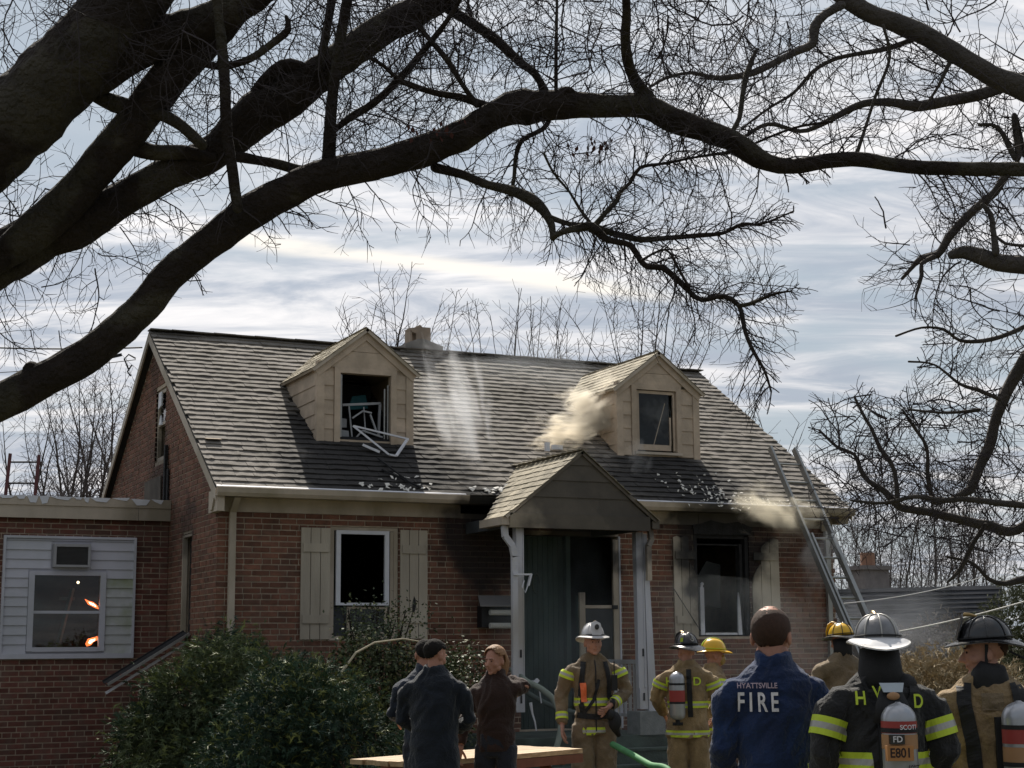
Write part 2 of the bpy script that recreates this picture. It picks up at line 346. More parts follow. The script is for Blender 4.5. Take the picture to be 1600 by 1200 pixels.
roof = dk.build('roof', m_deck, house)
def shingle_mb(mb, M_, w, e, th, seed, over=.03):
    r = random.Random(seed); n = 4; lo = []; hi = []
    for i in range(n):
        x = w * i / (n - 1); l = th * (r.uniform(-.30, .30) if 0 < i < n - 1 else r.uniform(-.12, .16))
        lo.append((x, -r.uniform(0, .008), th + l)); hi.append((x, e + over, .002))
    dn = [(x, y, max(0.0, z - th * .9)) for x, y, z in lo]
    vs = [M_ @ Vector(p) for p in lo + hi + dn]; k = n
    fs = [(i, i + 1, k + i + 1, k + i) for i in range(n - 1)] + [(2 * k + i, 2 * k + i + 1, i + 1, i) for i in range(n - 1)] + [(0, k, 2 * k), (n - 1, 3 * k - 1, 2 * k - 1)]
    mb.add(vs, fs)
def shingles(fr, u0, u1f, v0, v1, e, wt, th, parent, mat, nind, holes=(), seed=5, clip=None, key=None, sag=None):
    r = random.Random(seed); L = []; row = 0; v = v0
    while v < v1:
        u = u0 - r.uniform(0, wt); ue = u1f(v) if callable(u1f) else u1f
        ev = min(e, v1 - v)
        while u < ue:
            w = wt * r.uniform(.8, 1.2); a = max(u, u0); b = min(u + w - .004, ue); u += w
            if b - a < .04: continue
            if any(h[0] < (a + b) / 2 < h[1] and h[2] < v + e / 2 < h[3] for h in holes): continue
            if clip and not clip((a + b) / 2, v + e / 2): continue
            L.append((a, v, b - a, ev))
        v += e; row += 1
    prot = []
    for i in range(8):
        mb = MB(); shingle_mb(mb, Matrix(), wt, e, th, seed * 100 + i); prot.append(mb.mesh('shingle', mat))
    L.sort(key=key or (lambda t: (fr.p(t[0], t[1]) - CAM).length)); rest = MB()
    for i, (a, v, w, ev) in enumerate(L):
        dn = r.uniform(-.001, .004); mm = fr.M(a, v, dn) @ Matrix.Rotation(r.uniform(-.008, .008), 4, 'Z')
        if i < nind and ev == e: inst('shingle', prot[i % 8], parent, mm @ Matrix.Diagonal((w / wt, 1, 1, 1)))
        else: shingle_mb(rest, mm, w, ev, th * r.uniform(.85, 1.12), r.randrange(10 ** 6))
    if rest.v: rest.build('shingle_courses', mat, parent, kind='stuff')
    return L
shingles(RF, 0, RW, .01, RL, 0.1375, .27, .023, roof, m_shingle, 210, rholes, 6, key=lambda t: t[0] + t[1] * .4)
rc = MB()
for i in range(30): rc.bar((-.1 + i * .296, RY, RZ + .022 + .004 * (i % 2)), (-.1 + i * .296 + .31, RY, RZ + .02 + .004 * (i % 2)), .20, .016)
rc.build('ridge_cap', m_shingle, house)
# rake boards, gutter, fascia, soffit
def rake(x, s, name='rake_board'):
    a = MB(); t = .13
    for (fr) in (RF, BF):
        p0 = Vector((x, fr.o.y, EZ - .03)); p1 = Vector((x, RY, RZ - .02))
        a.prism([p0, p1, p1 - Vector((0, 0, t)), p0 - Vector((0, 0, t))], (s * .022, 0, 0))
    return a.build(name, m_trim, house)
rake(-.085, -1); rake(8.74, 1)
x = MB(); x.box(-.085, -.0, EY - .03, .10, 3.22, 3.47); x.prism([(-.086, EY + .0, 3.46), (-.086, .0, 3.46), (-.086, -.02, 3.24), (-.086, -.12, 3.24)], (-.02, 0, 0)); x.build('eave_return', m_trim, house)
fa = MB(); fa.box(.0, 3.05, -.016, -.0, 3.24, 3.43); fa.build('frieze_board', m_trim, house); fa = MB(); fa.box(4.99, 6.47, -.016, 0, 3.24, 3.43); fa.build('frieze_board', m_trim, house); fa = MB(); fa.box(6.475, 8.5, -.018, 0, 3.24, 3.43); fa.build('frieze_board', m_trim, house)
fs = MB(); fs.box(0, 8.74, EY + .05, -.016, 3.40, 3.42); fs.build('soffit', m_trim, house)
for x0, x1 in ((-.10, 3.02), (5.0, 8.76)):
    gu = MB()
    prof = [(EY - .01, 3.49), (EY - .01, 3.40), (EY - .07, 3.39), (EY - .10, 3.43), (EY - .115, 3.49), (EY - .105, 3.492), (EY - .09, 3.44), (EY - .065, 3.405), (EY - .018, 3.41), (EY - .018, 3.49)]
    gu.prism([(x0, y, z) for y, z in prof], (x1 - x0, 0, 0)); gu.build('gutter', m_trim, house)
de = MB(); de.box(0, 3.1, -.012, .012, .012, .030, RF.M()); de.build('drip_edge', m_white, house); de = MB(); de.box(5.15, RW, -.012, .012, .012, .030, RF.M()); de.build('drip_edge', m_white, house)
rb = MB(); rb.box(8.42, 8.60, -.05, -.018, 3.20, 3.44); rb.box(8.5, 8.56, -.06, -.05, 3.22, 3.42); rb.box(8.60, 8.76, -.2, .02, 3.30, 3.44); rb.build('eave_bracket', m_trim, house)
def pipe(name, pts, w, d, mat, parent=house):
    a = MB()
    for p, q in zip(pts, pts[1:]): a.bar(p, Vector(q) + (Vector(q) - Vector(p)).normalized() * .01, w, d, (0, -1, 0))
    return a.build(name, mat, parent)
pipe('downspout', [(.165, -.25, 3.40), (.165, -.05, 3.24), (.165, -.05, .05)], .075, .055, m_trim)
pipe('downspout', [(8.50, -.05, 3.2), (8.50, -.05, .05)], .07, .05, m_alum)
# ---- shutters
def shutter(x0, x1, z0, z1, burn=None, label=None):
    s = empty('shutter', (x0, -.006, z0)); s.parent = house
    if label: s['label'] = label
    w = (x1 - x0) / 3; h = z1 - z0
    for i in range(3):
        a = MB(); zt = h; ztl = h; zb = 0
        if burn: zt, ztl, zb = burn[i]
        b0, b1 = i * w + .004, (i + 1) * w - .004
        a.prism([(b0, 0, zb), (b1, 0, zb), (b1, 0, zt), ((b0 + b1) / 2, 0, (zt + ztl) / 2 + (.02 if burn and zt != h else 0)), (b0, 0, ztl)], (0, -.022, 0)); a.build('plank', m_shutter, s)
    for zc in (h * .18, h * .82):
        a = MB(); e1 = x1 - x0 - .025
        if burn and zc > h / 2 and burn == BL: e1 -= .0
        a.box(.025, e1, -.040, -.0225, zc - .05, zc + .05); a.build('batten', m_shutter, s)
    return s
BL = [(1.31, 1.31, 0), (1.31, 1.31, 0), (.80, .98, 0)]; BR_ = [(.98, .78, 0), (1.29, 1.20, 0), (1.31, 1.31, 0)]
shutter(1.00, 1.365, 1.765, 3.075); shutter(2.25, 2.61, 1.77, 3.075, label='shutter with a dark scar low on its middle plank')
shutter(6.07, 6.43, 1.76, 3.075, BL, 'shutter charred away at its upper right'); shutter(7.28, 7.72, 1.76, 3.075, BR_, 'shutter charred at its upper left corner')
sc = MB(); sc.prism([(2.405, -.030, 2.11), (2.43, -.030, 2.07), (2.455, -.030, 2.15), (2.45, -.030, 2.24), (2.43, -.030, 2.28), (2.41, -.030, 2.20)], (0, -.001, 0)); sc.build('paint_scar', m_black, house)
# ---- window 1
def winframe(name, x0, x1, z0, z1, y, w, d, mat, bot=None):
    a = MB(); bot = w if bot is None else bot
    a.box(x0, x0 + w, y, y + d, z0, z1); a.box(x1 - w, x1, y, y + d, z0, z1); a.box(x0 + w, x1 - w, y + .001, y + d, z1 - w * .8, z1); a.box(x0 + w, x1 - w, y + .001, y + d, z0, z0 + bot)
    o = a.build(name, mat, house); return o
def pane(parent, x0, x1, z0, z1, y, mat):
    g = MB(); g.box(x0, x1, y, y + .004, z0, z1); g.build('pane', mat, parent)
winframe('window_casing', 1.375, 2.235, 1.755, 3.095, .02, .05, .10, m_trim)
c = MB(); c.box(2.14, 2.185, .03, .08, 1.81, 3.05); c.build('window_trim', m_trim, house)
s1 = winframe('sash', 1.445, 2.115, 2.165, 3.055, -.012, .055, .04, m_white, .03)
s2 = winframe('sash', 1.60, 2.11, 1.815, 2.15, .035, .035, .04, m_trim, .035); s2['label'] = 'lower sash, cream and smaller'; pane(s2, 1.635, 2.075, 1.85, 2.12, .05, m_glassd)
b = MB(); b.box(1.43, 1.60, .06, .09, 1.81, 2.15); b.build('boarded_gap', m_soot, house)
# ---- window 2 (burnt)
a = MB(); a.box(6.41, 6.46, .02, .12, 1.79, 3.13); a.box(7.12, 7.16, .02, .12, 1.79, 3.0); a.box(7.20, 7.25, .01, .12, 1.79, 3.1); a.box(6.46, 7.20, .02, .12, 3.07, 3.13); a.box(6.46, 7.12, .05, .10, 2.98, 3.0); a.build('charred_frame', m_char, house)
a = MB(); a.prism([(6.40, -.012, 3.12), (7.27, -.012, 3.12), (7.31, -.012, 3.22), (7.10, -.012, 3.30), (6.88, -.012, 3.27), (6.66, -.012, 3.31), (6.50, -.012, 3.26), (6.38, -.012, 3.24)], (0, -.012, 0)); a.build('charred_lintel', m_char, house)
a = MB(); a.box(6.475, 6.535, -.01, .03, 1.80, 2.42); a.tube([(6.505, .01, 2.42), (6.51, .01, 2.46), (6.53, .01, 2.475)], .024, 6); a.build('melted_frame', m_white, house)
a = MB(); a.prism([(7.06, .0, 1.80), (7.12, .0, 1.80), (7.10, 0, 2.2), (7.08, 0, 2.36), (7.06, 0, 2.2)], (0, .03, 0)); a.box(6.55, 7.04, .0, .03, 1.80, 1.83); a.build('melted_frame', m_white, house)
a = MB(); a.prism([(6.66, .5, 2.22), (7.10, .5, 2.16), (7.12, .5, 2.75), (6.9, .5, 2.80), (6.72, .5, 2.55)], (0, .02, 0)); a.build('hanging_panel', M('ash_panel', (.05, .055, .058), .9, .5, 3), house)
# ---- gable window and side door
a = MB(); 
for y0, y1, z0, z1 in ((2.885, 2.93, 4.18, 5.15), (3.44, 3.495, 4.18, 5.15), (2.93, 3.44, 5.10, 5.15), (2.93, 3.44, 4.18, 4.23), (2.93, 3.44, 4.66, 4.70)): a.box(.03, .08, y0, y1, z0, z1)
gw = a.build('gable_window', m_trim, house); g = MB(); g.box(.055, .06, 2.93, 3.44, 4.70, 5.10); g.build('pane', m_glass, gw)
a = MB(); a.prism([(.01, 3.40, 4.90), (.01, 3.22, 4.93), (.01, 3.2, 5.12), (.01, 3.38, 5.12)], (.02, 0, 0)); a.prism([(.01, 3.34, 4.68), (.01, 3.16, 4.66), (.01, 3.25, 4.80)], (.02, 0, 0)); a.build('torn_curtain', m_white, house)
a = MB(); a.box(.0, .06, 1.68, 1.715, 1.87, 3.07); a.box(.01, .07, 1.25, 1.68, 3.04, 3.07); a.build('side_door_frame', m_trim, house)
a = MB(); a.box(.09, .12, 1.25, 1.68, 1.87, 3.04); a.build('side_door', m_char, house)
a = MB(); a.box(-.05, -.013, 2.62, 2.70, 3.58, 4.32); a.box(-.03, -.013, 2.52, 2.60, 3.3, 4.0); a.build('wall_conduit', m_char, house)
a = MB(); a.box(-.03, -.012, 2.95, 3.95, 3.56, 3.95, ); a.build('wall_patch', M('grey_patch', (.10, .085, .07), .9, .4, 4, soot=.5), house)
# ---- dormers
def dormer(x0, x1, wx0, wx1, wz0, wz1, name_lab, nsh):
    yf = .85; ze = 5.20; zr = 5.70; xm = (x0 + x1) / 2; zb = roofz(yf) - .02
    d = empty('dormer', (xm, yf, zb)); d.parent = house; d['label'] = name_lab; O = d.matrix_basis.translation
    T = Matrix.Translation(-O)
    def bd(name, mb, mat):
        mb.v = [tuple(T @ Vector(p)) for p in mb.v]; return mb.build(name, mat, d)
    # structural sheets: front with the window hole, cheeks
    a = MB()
    for c in cells(x0 + .01, x1 - .01, zb, ze, [(wx0, wx1, wz0, wz1)]): a.box(c[0], c[1], yf + .012, yf + .09, c[2], c[3])
    a.prism([(x0 + .01, yf + .012, ze), (x1 - .01, yf + .012, ze), (xm, yf + .012, zr - .03)], (0, .07, 0))
    yb = roofy(ze)
    for xx, s in ((x0 + .01, 1), (x1 - .01, -1)): a.prism([(xx, yf + .09, zb + .05), (xx, yf + .09, ze), (xx, yb, ze)], (s * .07, 0, 0))
    bd('sheathing', a, m_siding)
    # cheek boards
    for xx, s in ((x0, -1), (x1, 1)):
        z = zb; i = 0
        while z < ze - .02:
            z1 = min(z + .185, ze + .02); a = MB(); y0 = yf + .06; ya, yc = roofy(z), roofy(z1)
            if ya < y0: ya = y0
            if yc > y0 + .03:
                a.add([(xx + s * .018, y0, z), (xx + s * .018, max(ya, y0 + .01), z), (xx + s * .006, yc, z1), (xx + s * .006, y0, z1), (xx - s * .005, y0, z), (xx - s * .005, max(ya, y0 + .01), z), (xx - s * .005, yc, z1), (xx - s * .005, y0, z1)],
                      [(0, 1, 2, 3), (7, 6, 5, 4), (0, 4, 5, 1), (1, 5, 6, 2), (2, 6, 7, 3), (3, 7, 4, 0)])
                bd('siding_board', a, m_siding)
            z += .185; i += 1
    # front boards either side of the window
    for a0, a1 in ((x0 + .09, wx0 - .085), (wx1 + .085, x1 - .09)):
        z = wz0 - .06
        while z < wz1 + .0:
            z1 = min(z + .185, wz1 + .02); a = MB(); w = a0, a1
            a.add([(a0, yf - .008, z), (a1, yf - .008, z), (a1, yf + .004, z1), (a0, yf + .004, z1), (a0, yf + .013, z), (a1, yf + .013, z), (a1, yf + .013, z1), (a0, yf + .013, z1)],
                  [(0, 1, 2, 3), (7, 6, 5, 4), (0, 4, 5, 1), (1, 5, 6, 2), (2, 6, 7, 3), (3, 7, 4, 0)])
            bd('siding_board', a, m_siding); z += .185
    for s in (0, 1):
        a = MB(); xa, xb = (x0 - .012, x0 + .088) if s == 0 else (x1 - .088, x1 + .012); a.box(xa, xb, yf - .016, yf + .065, zb - .0, ze + .06); bd('corner_board', a, m_siding)
    a = MB(); a.box(wx0 - .08, wx0 - .002, yf - .022, yf + .03, wz0 - .06, wz1 + .07); a.box(wx1 + .002, wx1 + .08, yf - .022, yf + .03, wz0 - .06, wz1 + .07); a.box(wx0 - .002, wx1 + .002, yf - .021, yf + .03, wz1, wz1 + .07)
    bd('window_casing', a, m_siding)
    # gable boards: header panel and framed triangle
    def gx(z): return xm - (xm - x0 + .0) * (zr - z) / (zr - ze)
    a = MB(); z1, z2 = wz1 + .07, 5.40
    a.prism([(x0 + .09, yf - .006, z1), (x1 - .09, yf - .006, z1), (x1 - .09, yf - .006, ze + .02), (2 * xm - gx(z2) - .10, yf - .006, z2), (gx(z2) + .10, yf - .006, z2), (x0 + .09, yf - .006, ze + .02)], (0, .018, 0)); bd('header_panel', a, m_siding)
    a = MB(); a.prism([(gx(z2) + .10, yf - .004, z2 + .006), (2 * xm - gx(z2) - .10, yf - .004, z2 + .006), (xm, yf - .004, zr - .10)], (0, .015, 0)); bd('gable_panel', a, m_siding)
    for s in (-1, 1):
        a = MB(); e = Vector((xm + s * (xm - x0 + .05), yf - .024, ze - .045)); t = Vector((xm, yf - .024, zr - .01)); e2 = e + Vector((-s * .05, 0, -.10)); t2 = t - Vector((0, 0, .13))
        a.prism([e, t, t2, e2] if s < 0 else [t, e, e2, t2], (0, .02, 0)); bd('rake_board', a, m_siding)
    # roof planes
    th = math.atan2(zr - ze, xm - x0); ov = .075
    for s, nm in ((-1, 'l'), (1, 'r')):
        eave = Vector((xm + s * (xm - x0 + ov), yf - .05, ze - ov * math.tan(th) + .012)); up = Vector((-s * math.cos(th), 0, math.sin(th))); nn = Vector((s * math.sin(th), 0, math.cos(th)))
        u = Vector((0, 1, 0)); fr = Frame(eave, u, up, nn); Ls = (Vector((xm, 0, zr + .012)) - Vector((eave.x, 0, eave.z))).length
        # back end follows the main roof
        e_end = roofy(eave.z) - eave.y + .06; r_end = roofy(zr) - eave.y + .1
        a = MB(); a.prism([fr.p(0, 0, 0), fr.p(e_end, 0, 0), fr.p(r_end, Ls, 0), fr.p(0, Ls, 0)], nn * -.03); a.prism([fr.p(-.012, -.02, -.001), fr.p(-.012, Ls, -.001), fr.p(-.012, Ls, -.04), fr.p(-.012, -.02, -.04)], (0, .011, 0))
        pl = bd('roof_plane', a, m_trim)
        fr2 = Frame(fr.o - O, fr.u, fr.v, fr.n)
        shingles(fr2, -.02, lambda v: e_end + (r_end - e_end) * v / Ls, 0, Ls, .115, .26, .011, pl, m_shingle_tan, nsh if s < 0 else 0, seed=11 + s, key=lambda t: t[0])
    return d, O
d1, O1 = dormer(D1[0], D1[1], 1.76, 2.44, 4.27, 5.12, 'dormer with smashed window and frame hanging out', 0)
d2, O2 = dormer(D2[0], D2[1], 6.05, 6.68, 4.31, 5.17, 'dormer beside the cream smoke plume', 40)
def loc(mb, O): mb.v = [(p[0] - O.x, p[1] - O.y, p[2] - O.z) for p in mb.v]; return mb
# dormer 1 window wreck
a = MB(); 
a.box(1.765, 1.79, .86, .9, 4.3, 5.1); a.box(2.36, 2.375, .87, .9, 4.3, 4.95); a.box(2.405, 2.42, .87, .9, 4.3, 5.0); a.build
loc(a, O1).build('sash_frame', m_alum, d1)
a = MB(); a.bar((1.84, 1.0, 4.73), (2.36, 1.0, 4.78), .03, .03); a.bar((1.93, 1.0, 4.72), (1.97, .98, 4.30), .018, .018); a.bar((2.13, 1.0, 4.72), (2.15, .98, 4.38), .014, .014); a.bar((2.35, 1.0, 4.77), (2.33, 1.0, 4.3), .03, .03)
a.bar((1.96, .95, 4.56), (2.10, .95, 4.66), .02, .02); a.bar((2.10, .95, 4.66), (2.22, .95, 4.64), .025, .02); a.bar((2.20, .95, 4.62), (2.28, .95, 4.42), .03, .02); a.bar((2.0, .93, 4.30), (2.08, .9, 4.40), .022, .02); a.bar((2.08, .9, 4.40), (2.34, .86, 4.32), .022, .02)
a.prism([(1.84, 1.05, 4.45), (1.92, 1.05, 4.45), (1.92, 1.05, 4.56), (1.84, 1.05, 4.57)], (0, .02, 0)); a.prism([(1.84, 1.0, 4.30), (1.94, 1.0, 4.30), (1.93, 1.0, 4.40), (1.84, 1.0, 4.41)], (0, .02, 0))
loc(a, O1).build('broken_sash', M('ashy_white', (.30, .31, .33), .6, .2, 6), d1)
a = MB(); a.prism([(2.02, 1.3, 4.72), (2.3, 1.3, 4.75), (2.26, 1.3, 4.93), (2.08, 1.3, 4.9)], (0, .03, 0)); loc(a, O1).build('teal_cloth', M('teal_cloth', (.03, .11, .13), .9, .3), d1)
a = MB(); a.prism([(1.78, 1.6, 4.2), (2.44, 1.6, 4.2), (2.44, 1.6, 5.1), (1.78, 1.6, 5.1)], (0, .03, 0)); loc(a, O1).build('charred_back', m_char, d1); a = MB(); a.prism([(1.78, .86, 4.27), (2.44, .86, 4.27), (2.44, .9, 4.36), (2.2, .9, 4.32), (1.78, .9, 4.31)], (0, .03, 0)); loc(a, O1).build('charred_sill', m_char, d1)
# dormer 2 window
a = MB(); a.box(6.06, 6.10, .862, .89, 4.33, 5.16); a.box(6.10, 6.60, .862, .89, 4.33, 4.41); a.box(6.58, 6.605, .862, .89, 4.41, 4.80); a.box(6.64, 6.67, .862, .89, 4.33, 5.16); a.box(6.10, 6.64, .862, .89, 5.12, 5.16); a.bar((6.33, .88, 4.41), (6.52, .88, 5.0), .012, .01)
s = loc(a, O2).build('sash', m_siding, d2); g = MB(); g.box(6.10, 6.58, .875, .879, 4.41, 5.12); loc(g, O2).build('pane', m_glassd, s)
a = MB(); a.box(6.0, 6.75, .80, .86, 4.265, 4.30); loc(a, O2).build('sill', m_trim, d2)
# ---- chimney
ch = empty('chimney', (3.98, 3.75, 5.9)); ch.parent = house
a = MB(); a.box(-.30, .30, -.2, .2, -.1, .22); a.box(-.38, -.28, -.2, .2, -.1, .12); a.prism([(-.30, -.2, .22), (.28, -.2, .22), (.02, -.2, .30), (-.1, -.2, .30)], (0, .4, 0)); a.build('base', M('chimney_stucco', (.22, .21, .2), .9, .25, 6), ch)
a = MB(); a.box(-.10, .13, -.12, .12, .24, .50); a.prism([(-.20, -.12, .42), (-.10, -.12, .40), (-.10, -.12, .49), (-.21, -.12, .47)], (0, .2, 0)); a.box(-.20, -.17, -.12, .1, .22, .43); a.prism([(-.10, -.12, .50), (.0, -.12, .50), (-.04, -.12, .535)], (0, .2, 0)); a.build('flue', M('flue_tan', (.30, .24, .19), .9, .25, 6), ch)
# ---- porch
PX0, PX1, PYF, PZE, PZR = 3.02, 5.00, -1.42, 3.16, 3.96; PXM = 4.03
th = math.atan2(PZR - PZE, PXM - PX0)
for s in (-1, 1):
    eave = Vector((PXM + s * (PXM - PX0), PYF, PZE)); up = Vector((-s * math.cos(th), 0, math.sin(th))); nn = Vector((s * math.sin(th), 0, math.cos(th))); fr = Frame(eave, (0, 1, 0), up, nn)
    Ls = math.hypot(PXM - PX0, PZR - PZE); ee = -.84 - PYF; re = roofy(PZR) - PYF + .06
    a = MB(); a.prism([fr.p(0, 0), fr.p(ee, 0), fr.p(-.30 - PYF, .50), fr.p(re, Ls), fr.p(0, Ls)], nn * -.035)
    pl = a.build('porch_roof', m_trim, house)
    def ue(v): return ee + (-.30 - PYF - ee) * max(0, v) / .5 if v < .5 else -.30 - PYF + (re + .30 + PYF) * (v - .5) / (Ls - .5)
    shingles(fr, -.03, ue, -.02, Ls, .125, .20, .012, pl, m_shingle_tan, 90 if s < 0 else 0, seed=21 + s, key=lambda t: t[0])
a = MB()
for i in range(14): a.bar((PXM, PYF - .02 + i * .14, PZR + .018), (PXM, PYF + .1 + i * .14, PZR + .035), .16, .012)
a.build('porch_ridge_cap', m_shingle_tan, house)
# gable face of wide boards
zs = [3.20, 3.40, 3.60, 3.79, 3.95]
def px_(z, s): return PXM + s * (PXM - PX0 - .06) * (PZR - .02 - z) / (PZR - PZE)
pg = empty('porch_gable', (PXM, PYF, 3.2)); pg.parent = house
for i, (za, zb_) in enumerate(zip(zs, zs[1:])):
    a = MB(); l0, l1, r0, r1 = px_(za, -1), px_(zb_ , -1), px_(za, 1), px_(zb_, 1); y = PYF + .03
    a.add([(l0 - PXM, .02, za - 3.2), (r0 - PXM, .02, za - 3.2), (r1 - PXM, .034, zb_ - 3.2), (l1 - PXM, .034, zb_ - 3.2), (l0 - PXM, .06, za - 3.2), (r0 - PXM, .06, za - 3.2), (r1 - PXM, .06, zb_ - 3.2), (l1 - PXM, .06, zb_ - 3.2)],
          [(0, 1, 2, 3), (7, 6, 5, 4), (0, 4, 5, 1), (1, 5, 6, 2), (2, 6, 7, 3), (3, 7, 4, 0)]); a.build('siding_board', m_porchsiding, pg)
a = MB(); a.box(PX0 + .06 - PXM, PX1 - .06 - PXM, .0, .08, -.17, -.0); a.build('beam', m_porchsiding, pg)
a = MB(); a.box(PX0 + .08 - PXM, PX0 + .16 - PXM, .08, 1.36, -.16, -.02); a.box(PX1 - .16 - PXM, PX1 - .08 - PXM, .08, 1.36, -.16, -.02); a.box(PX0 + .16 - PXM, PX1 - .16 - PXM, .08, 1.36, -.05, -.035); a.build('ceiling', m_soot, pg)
for s in (-1, 1):
    a = MB(); xe = PXM + s * 1.0; a.box(xe - .05, xe + .05, PYF + .02, -.75, 3.06, 3.15); a.build('porch_gutter', m_trim, house)
# posts
def post(x0, x1, z0, z1, y=-1.3, lean=0):
    a = MB(); a.add([(x0 + lean, y, z0), (x1 + lean * 1.3, y, z0), (x1, y, z1), (x0, y, z1), (x0 + lean, y + .09, z0), (x1 + lean * 1.3, y + .09, z0), (x1, y + .09, z1), (x0, y + .09, z1)],
          [(0, 1, 2, 3), (7, 6, 5, 4), (0, 4, 5, 1), (1, 5, 6, 2), (2, 6, 7, 3), (3, 7, 4, 0)])
    w = (x1 - x0)
    a.box(x0 + .002, x0 + .014, y - .008, y - .0005, z0 + .25, z1); a.box(x1 - .014, x1 - .002, y - .008, y - .0005, z0 + .25, z1)
    p = a.build('porch_post', m_post, house)
    for zz in (z0 + .10, z0 + .62): q = MB(); q.box((x0 + x1) / 2 + lean - .008, (x0 + x1) / 2 + lean + .012, y - .010, y - .001, zz, zz + .09); q.build('post_slot', m_black, p)
    return p
post(3.205, 3.305, .92, 3.04); post(4.80, 4.90, .92, 3.02, lean=.02)
a = MB(); a.prism([(4.90, -1.31, 3.0), (4.95, -1.31, 3.0), (5.06, -1.31, .64), (4.94, -1.31, .64)], (0, .10, 0)); a.build('leaning_board', m_post, house)
pipe('downspout', [(3.05, -1.32, 3.05), (3.05, -1.34, 2.93), (3.13, -1.36, 2.82), (3.155, -1.36, 2.70), (3.155, -1.36, .95)], .07, .05, m_post)
pipe('downspout', [(5.0, -1.30, 3.06), (5.0, -1.33, 2.93), (4.94, -1.36, 2.85), (4.94, -1.36, 2.45)], .06, .05, m_trim)
a = MB(); a.bar((3.13, -1.40, 2.49), (3.34, -1.40, 2.49), .02, .02); a.bar((3.32, -1.38, 2.36), (3.36, -1.38, 2.5), .04, .02); a.tube([(3.27, -1.38, 2.42), (3.24, -1.39, 2.34), (3.28, -1.39, 2.28), (3.31, -1.39, 2.36)], .008, 5); a.build('cord_cleat', m_white, house)
a = MB(); a.bar((3.23, -1.33, 1.27), (3.42, -1.36, 1.27), .02, .02); a.bar((3.40, -1.37, 1.25), (3.44, -1.37, 1.29), .04, .04); a.tube([(3.42, -1.37, 1.26), (3.46, -1.37, 1.15), (3.48, -1.37, 1.02)], .008, 6); a.build('handrail_bracket', m_white, house)
# porch floor, steps
a = MB(); a.box(3.1, 5.15, -1.45, -.0, .0, .63); pf = a.build('porch_floor', m_greypaint, house)
st = empty('porch_steps', (4.1, -2.0, 0)); st.parent = house
for i in range(3):
    a = MB(); z = .47 - .16 * i; a.box(-.95 - .03 * i, 1.12 + .09 * i, .55 - .30 * (i + 1), .545, 0, z); a.box(-.97 - .03 * i, 1.14 + .09 * i, .53 - .30 * (i + 1), .70 - .30 * (i + 1), z + .001, z + .03); a.build('step', m_greypaint, st)
a = MB(); a.box(4.72, 5.06, -1.47, -1.15, .63, .90); a.build('post_plinth', m_conc, house)
# side railing
rl = empty('porch_railing', (4.86, -.65, .7)); rl.parent = house
a = MB(); a.box(-.025, .025, -.55, .6, .75, .80); a.box(-.02, .02, -.55, .6, .12, .16); a.build('rail', m_post, rl)
for i in range(9): a = MB(); y = -.45 + i * .12; a.box(-.016, .016, y - .016, y + .016, .16, .75); a.build('baluster', m_post, rl)
# door zone
a = MB(); n = 9
for i in range(n):
    x0 = 3.87 + i * .072; a.box(x0, x0 + .066, .10, .13, .64, 3.05)
a.box(3.87, 4.52, .13, .15, .64, 3.05); dl = a.build('entry_panel', m_greenwall, house)
w = MB(); w.tube([(4.13 + .05 * math.cos(t), .095, 2.45 + .12 * math.sin(t)) for t in [i * .35 for i in range(15)]], .012, 5); w.build('door_wreath', M('burnt_wreath', (.05, .06, .045), .9, .4), dl)
a = MB(); a.box(4.52, 4.58, .02, .14, .64, 3.05); a.box(4.66, 4.72, .0, .05, .64, 2.3); a.build('door_jamb', m_greenwall, house)
sd = empty('storm_door', (4.95, 0, .64)); sd.parent = house
a = MB(); a.box(.22, .30, -.03, .01, .0, 2.38); a.box(-.27, -.19, -.03, .01, .0, 1.7); a.box(-.19, .22, -.028, .01, 1.50, 1.54); a.box(-.19, .22, -.028, .01, .35, .45); a.build('frame', m_trim, sd)
a = MB(); a.box(.30, .325, -.04, .0, .0, 2.42); a.build('edge_trim', m_post, sd)
a = MB(); a.box(-.185, .215, -.012, -.008, .46, 1.49); a.build('pane', m_glassd, sd)
a = MB(); a.box(.19, .26, -.07, -.03, 1.49, 1.54); a.build('closer', m_black, sd)
# mailbox
mbx = empty('mailbox', (3.30, -.15, 1.88), 0, 'black wall mailbox with grey slanted lid and two white newspaper rolls, left of the porch', 'mailbox')
a = MB(); a.box(-.03, .42, .0, .14, .02, .28); a.build('box', m_black, mbx)
a = MB(); a.prism([(-.10, -.12, .27), (.44, -.12, .27), (.44, .13, .40), (-.02, .13, .40)], (0, 0, .012)); a.build('lid', M('zinc_lid', (.22, .21, .21), .6, .1), mbx)
for z in (.20, .04): a = MB(); a.tube([(.06, -.04, z), (.46, -.04, z)], .035, 10); a.build('newspaper_tube', M('paper_roll', (.55, .54, .50), .8, .1), mbx)
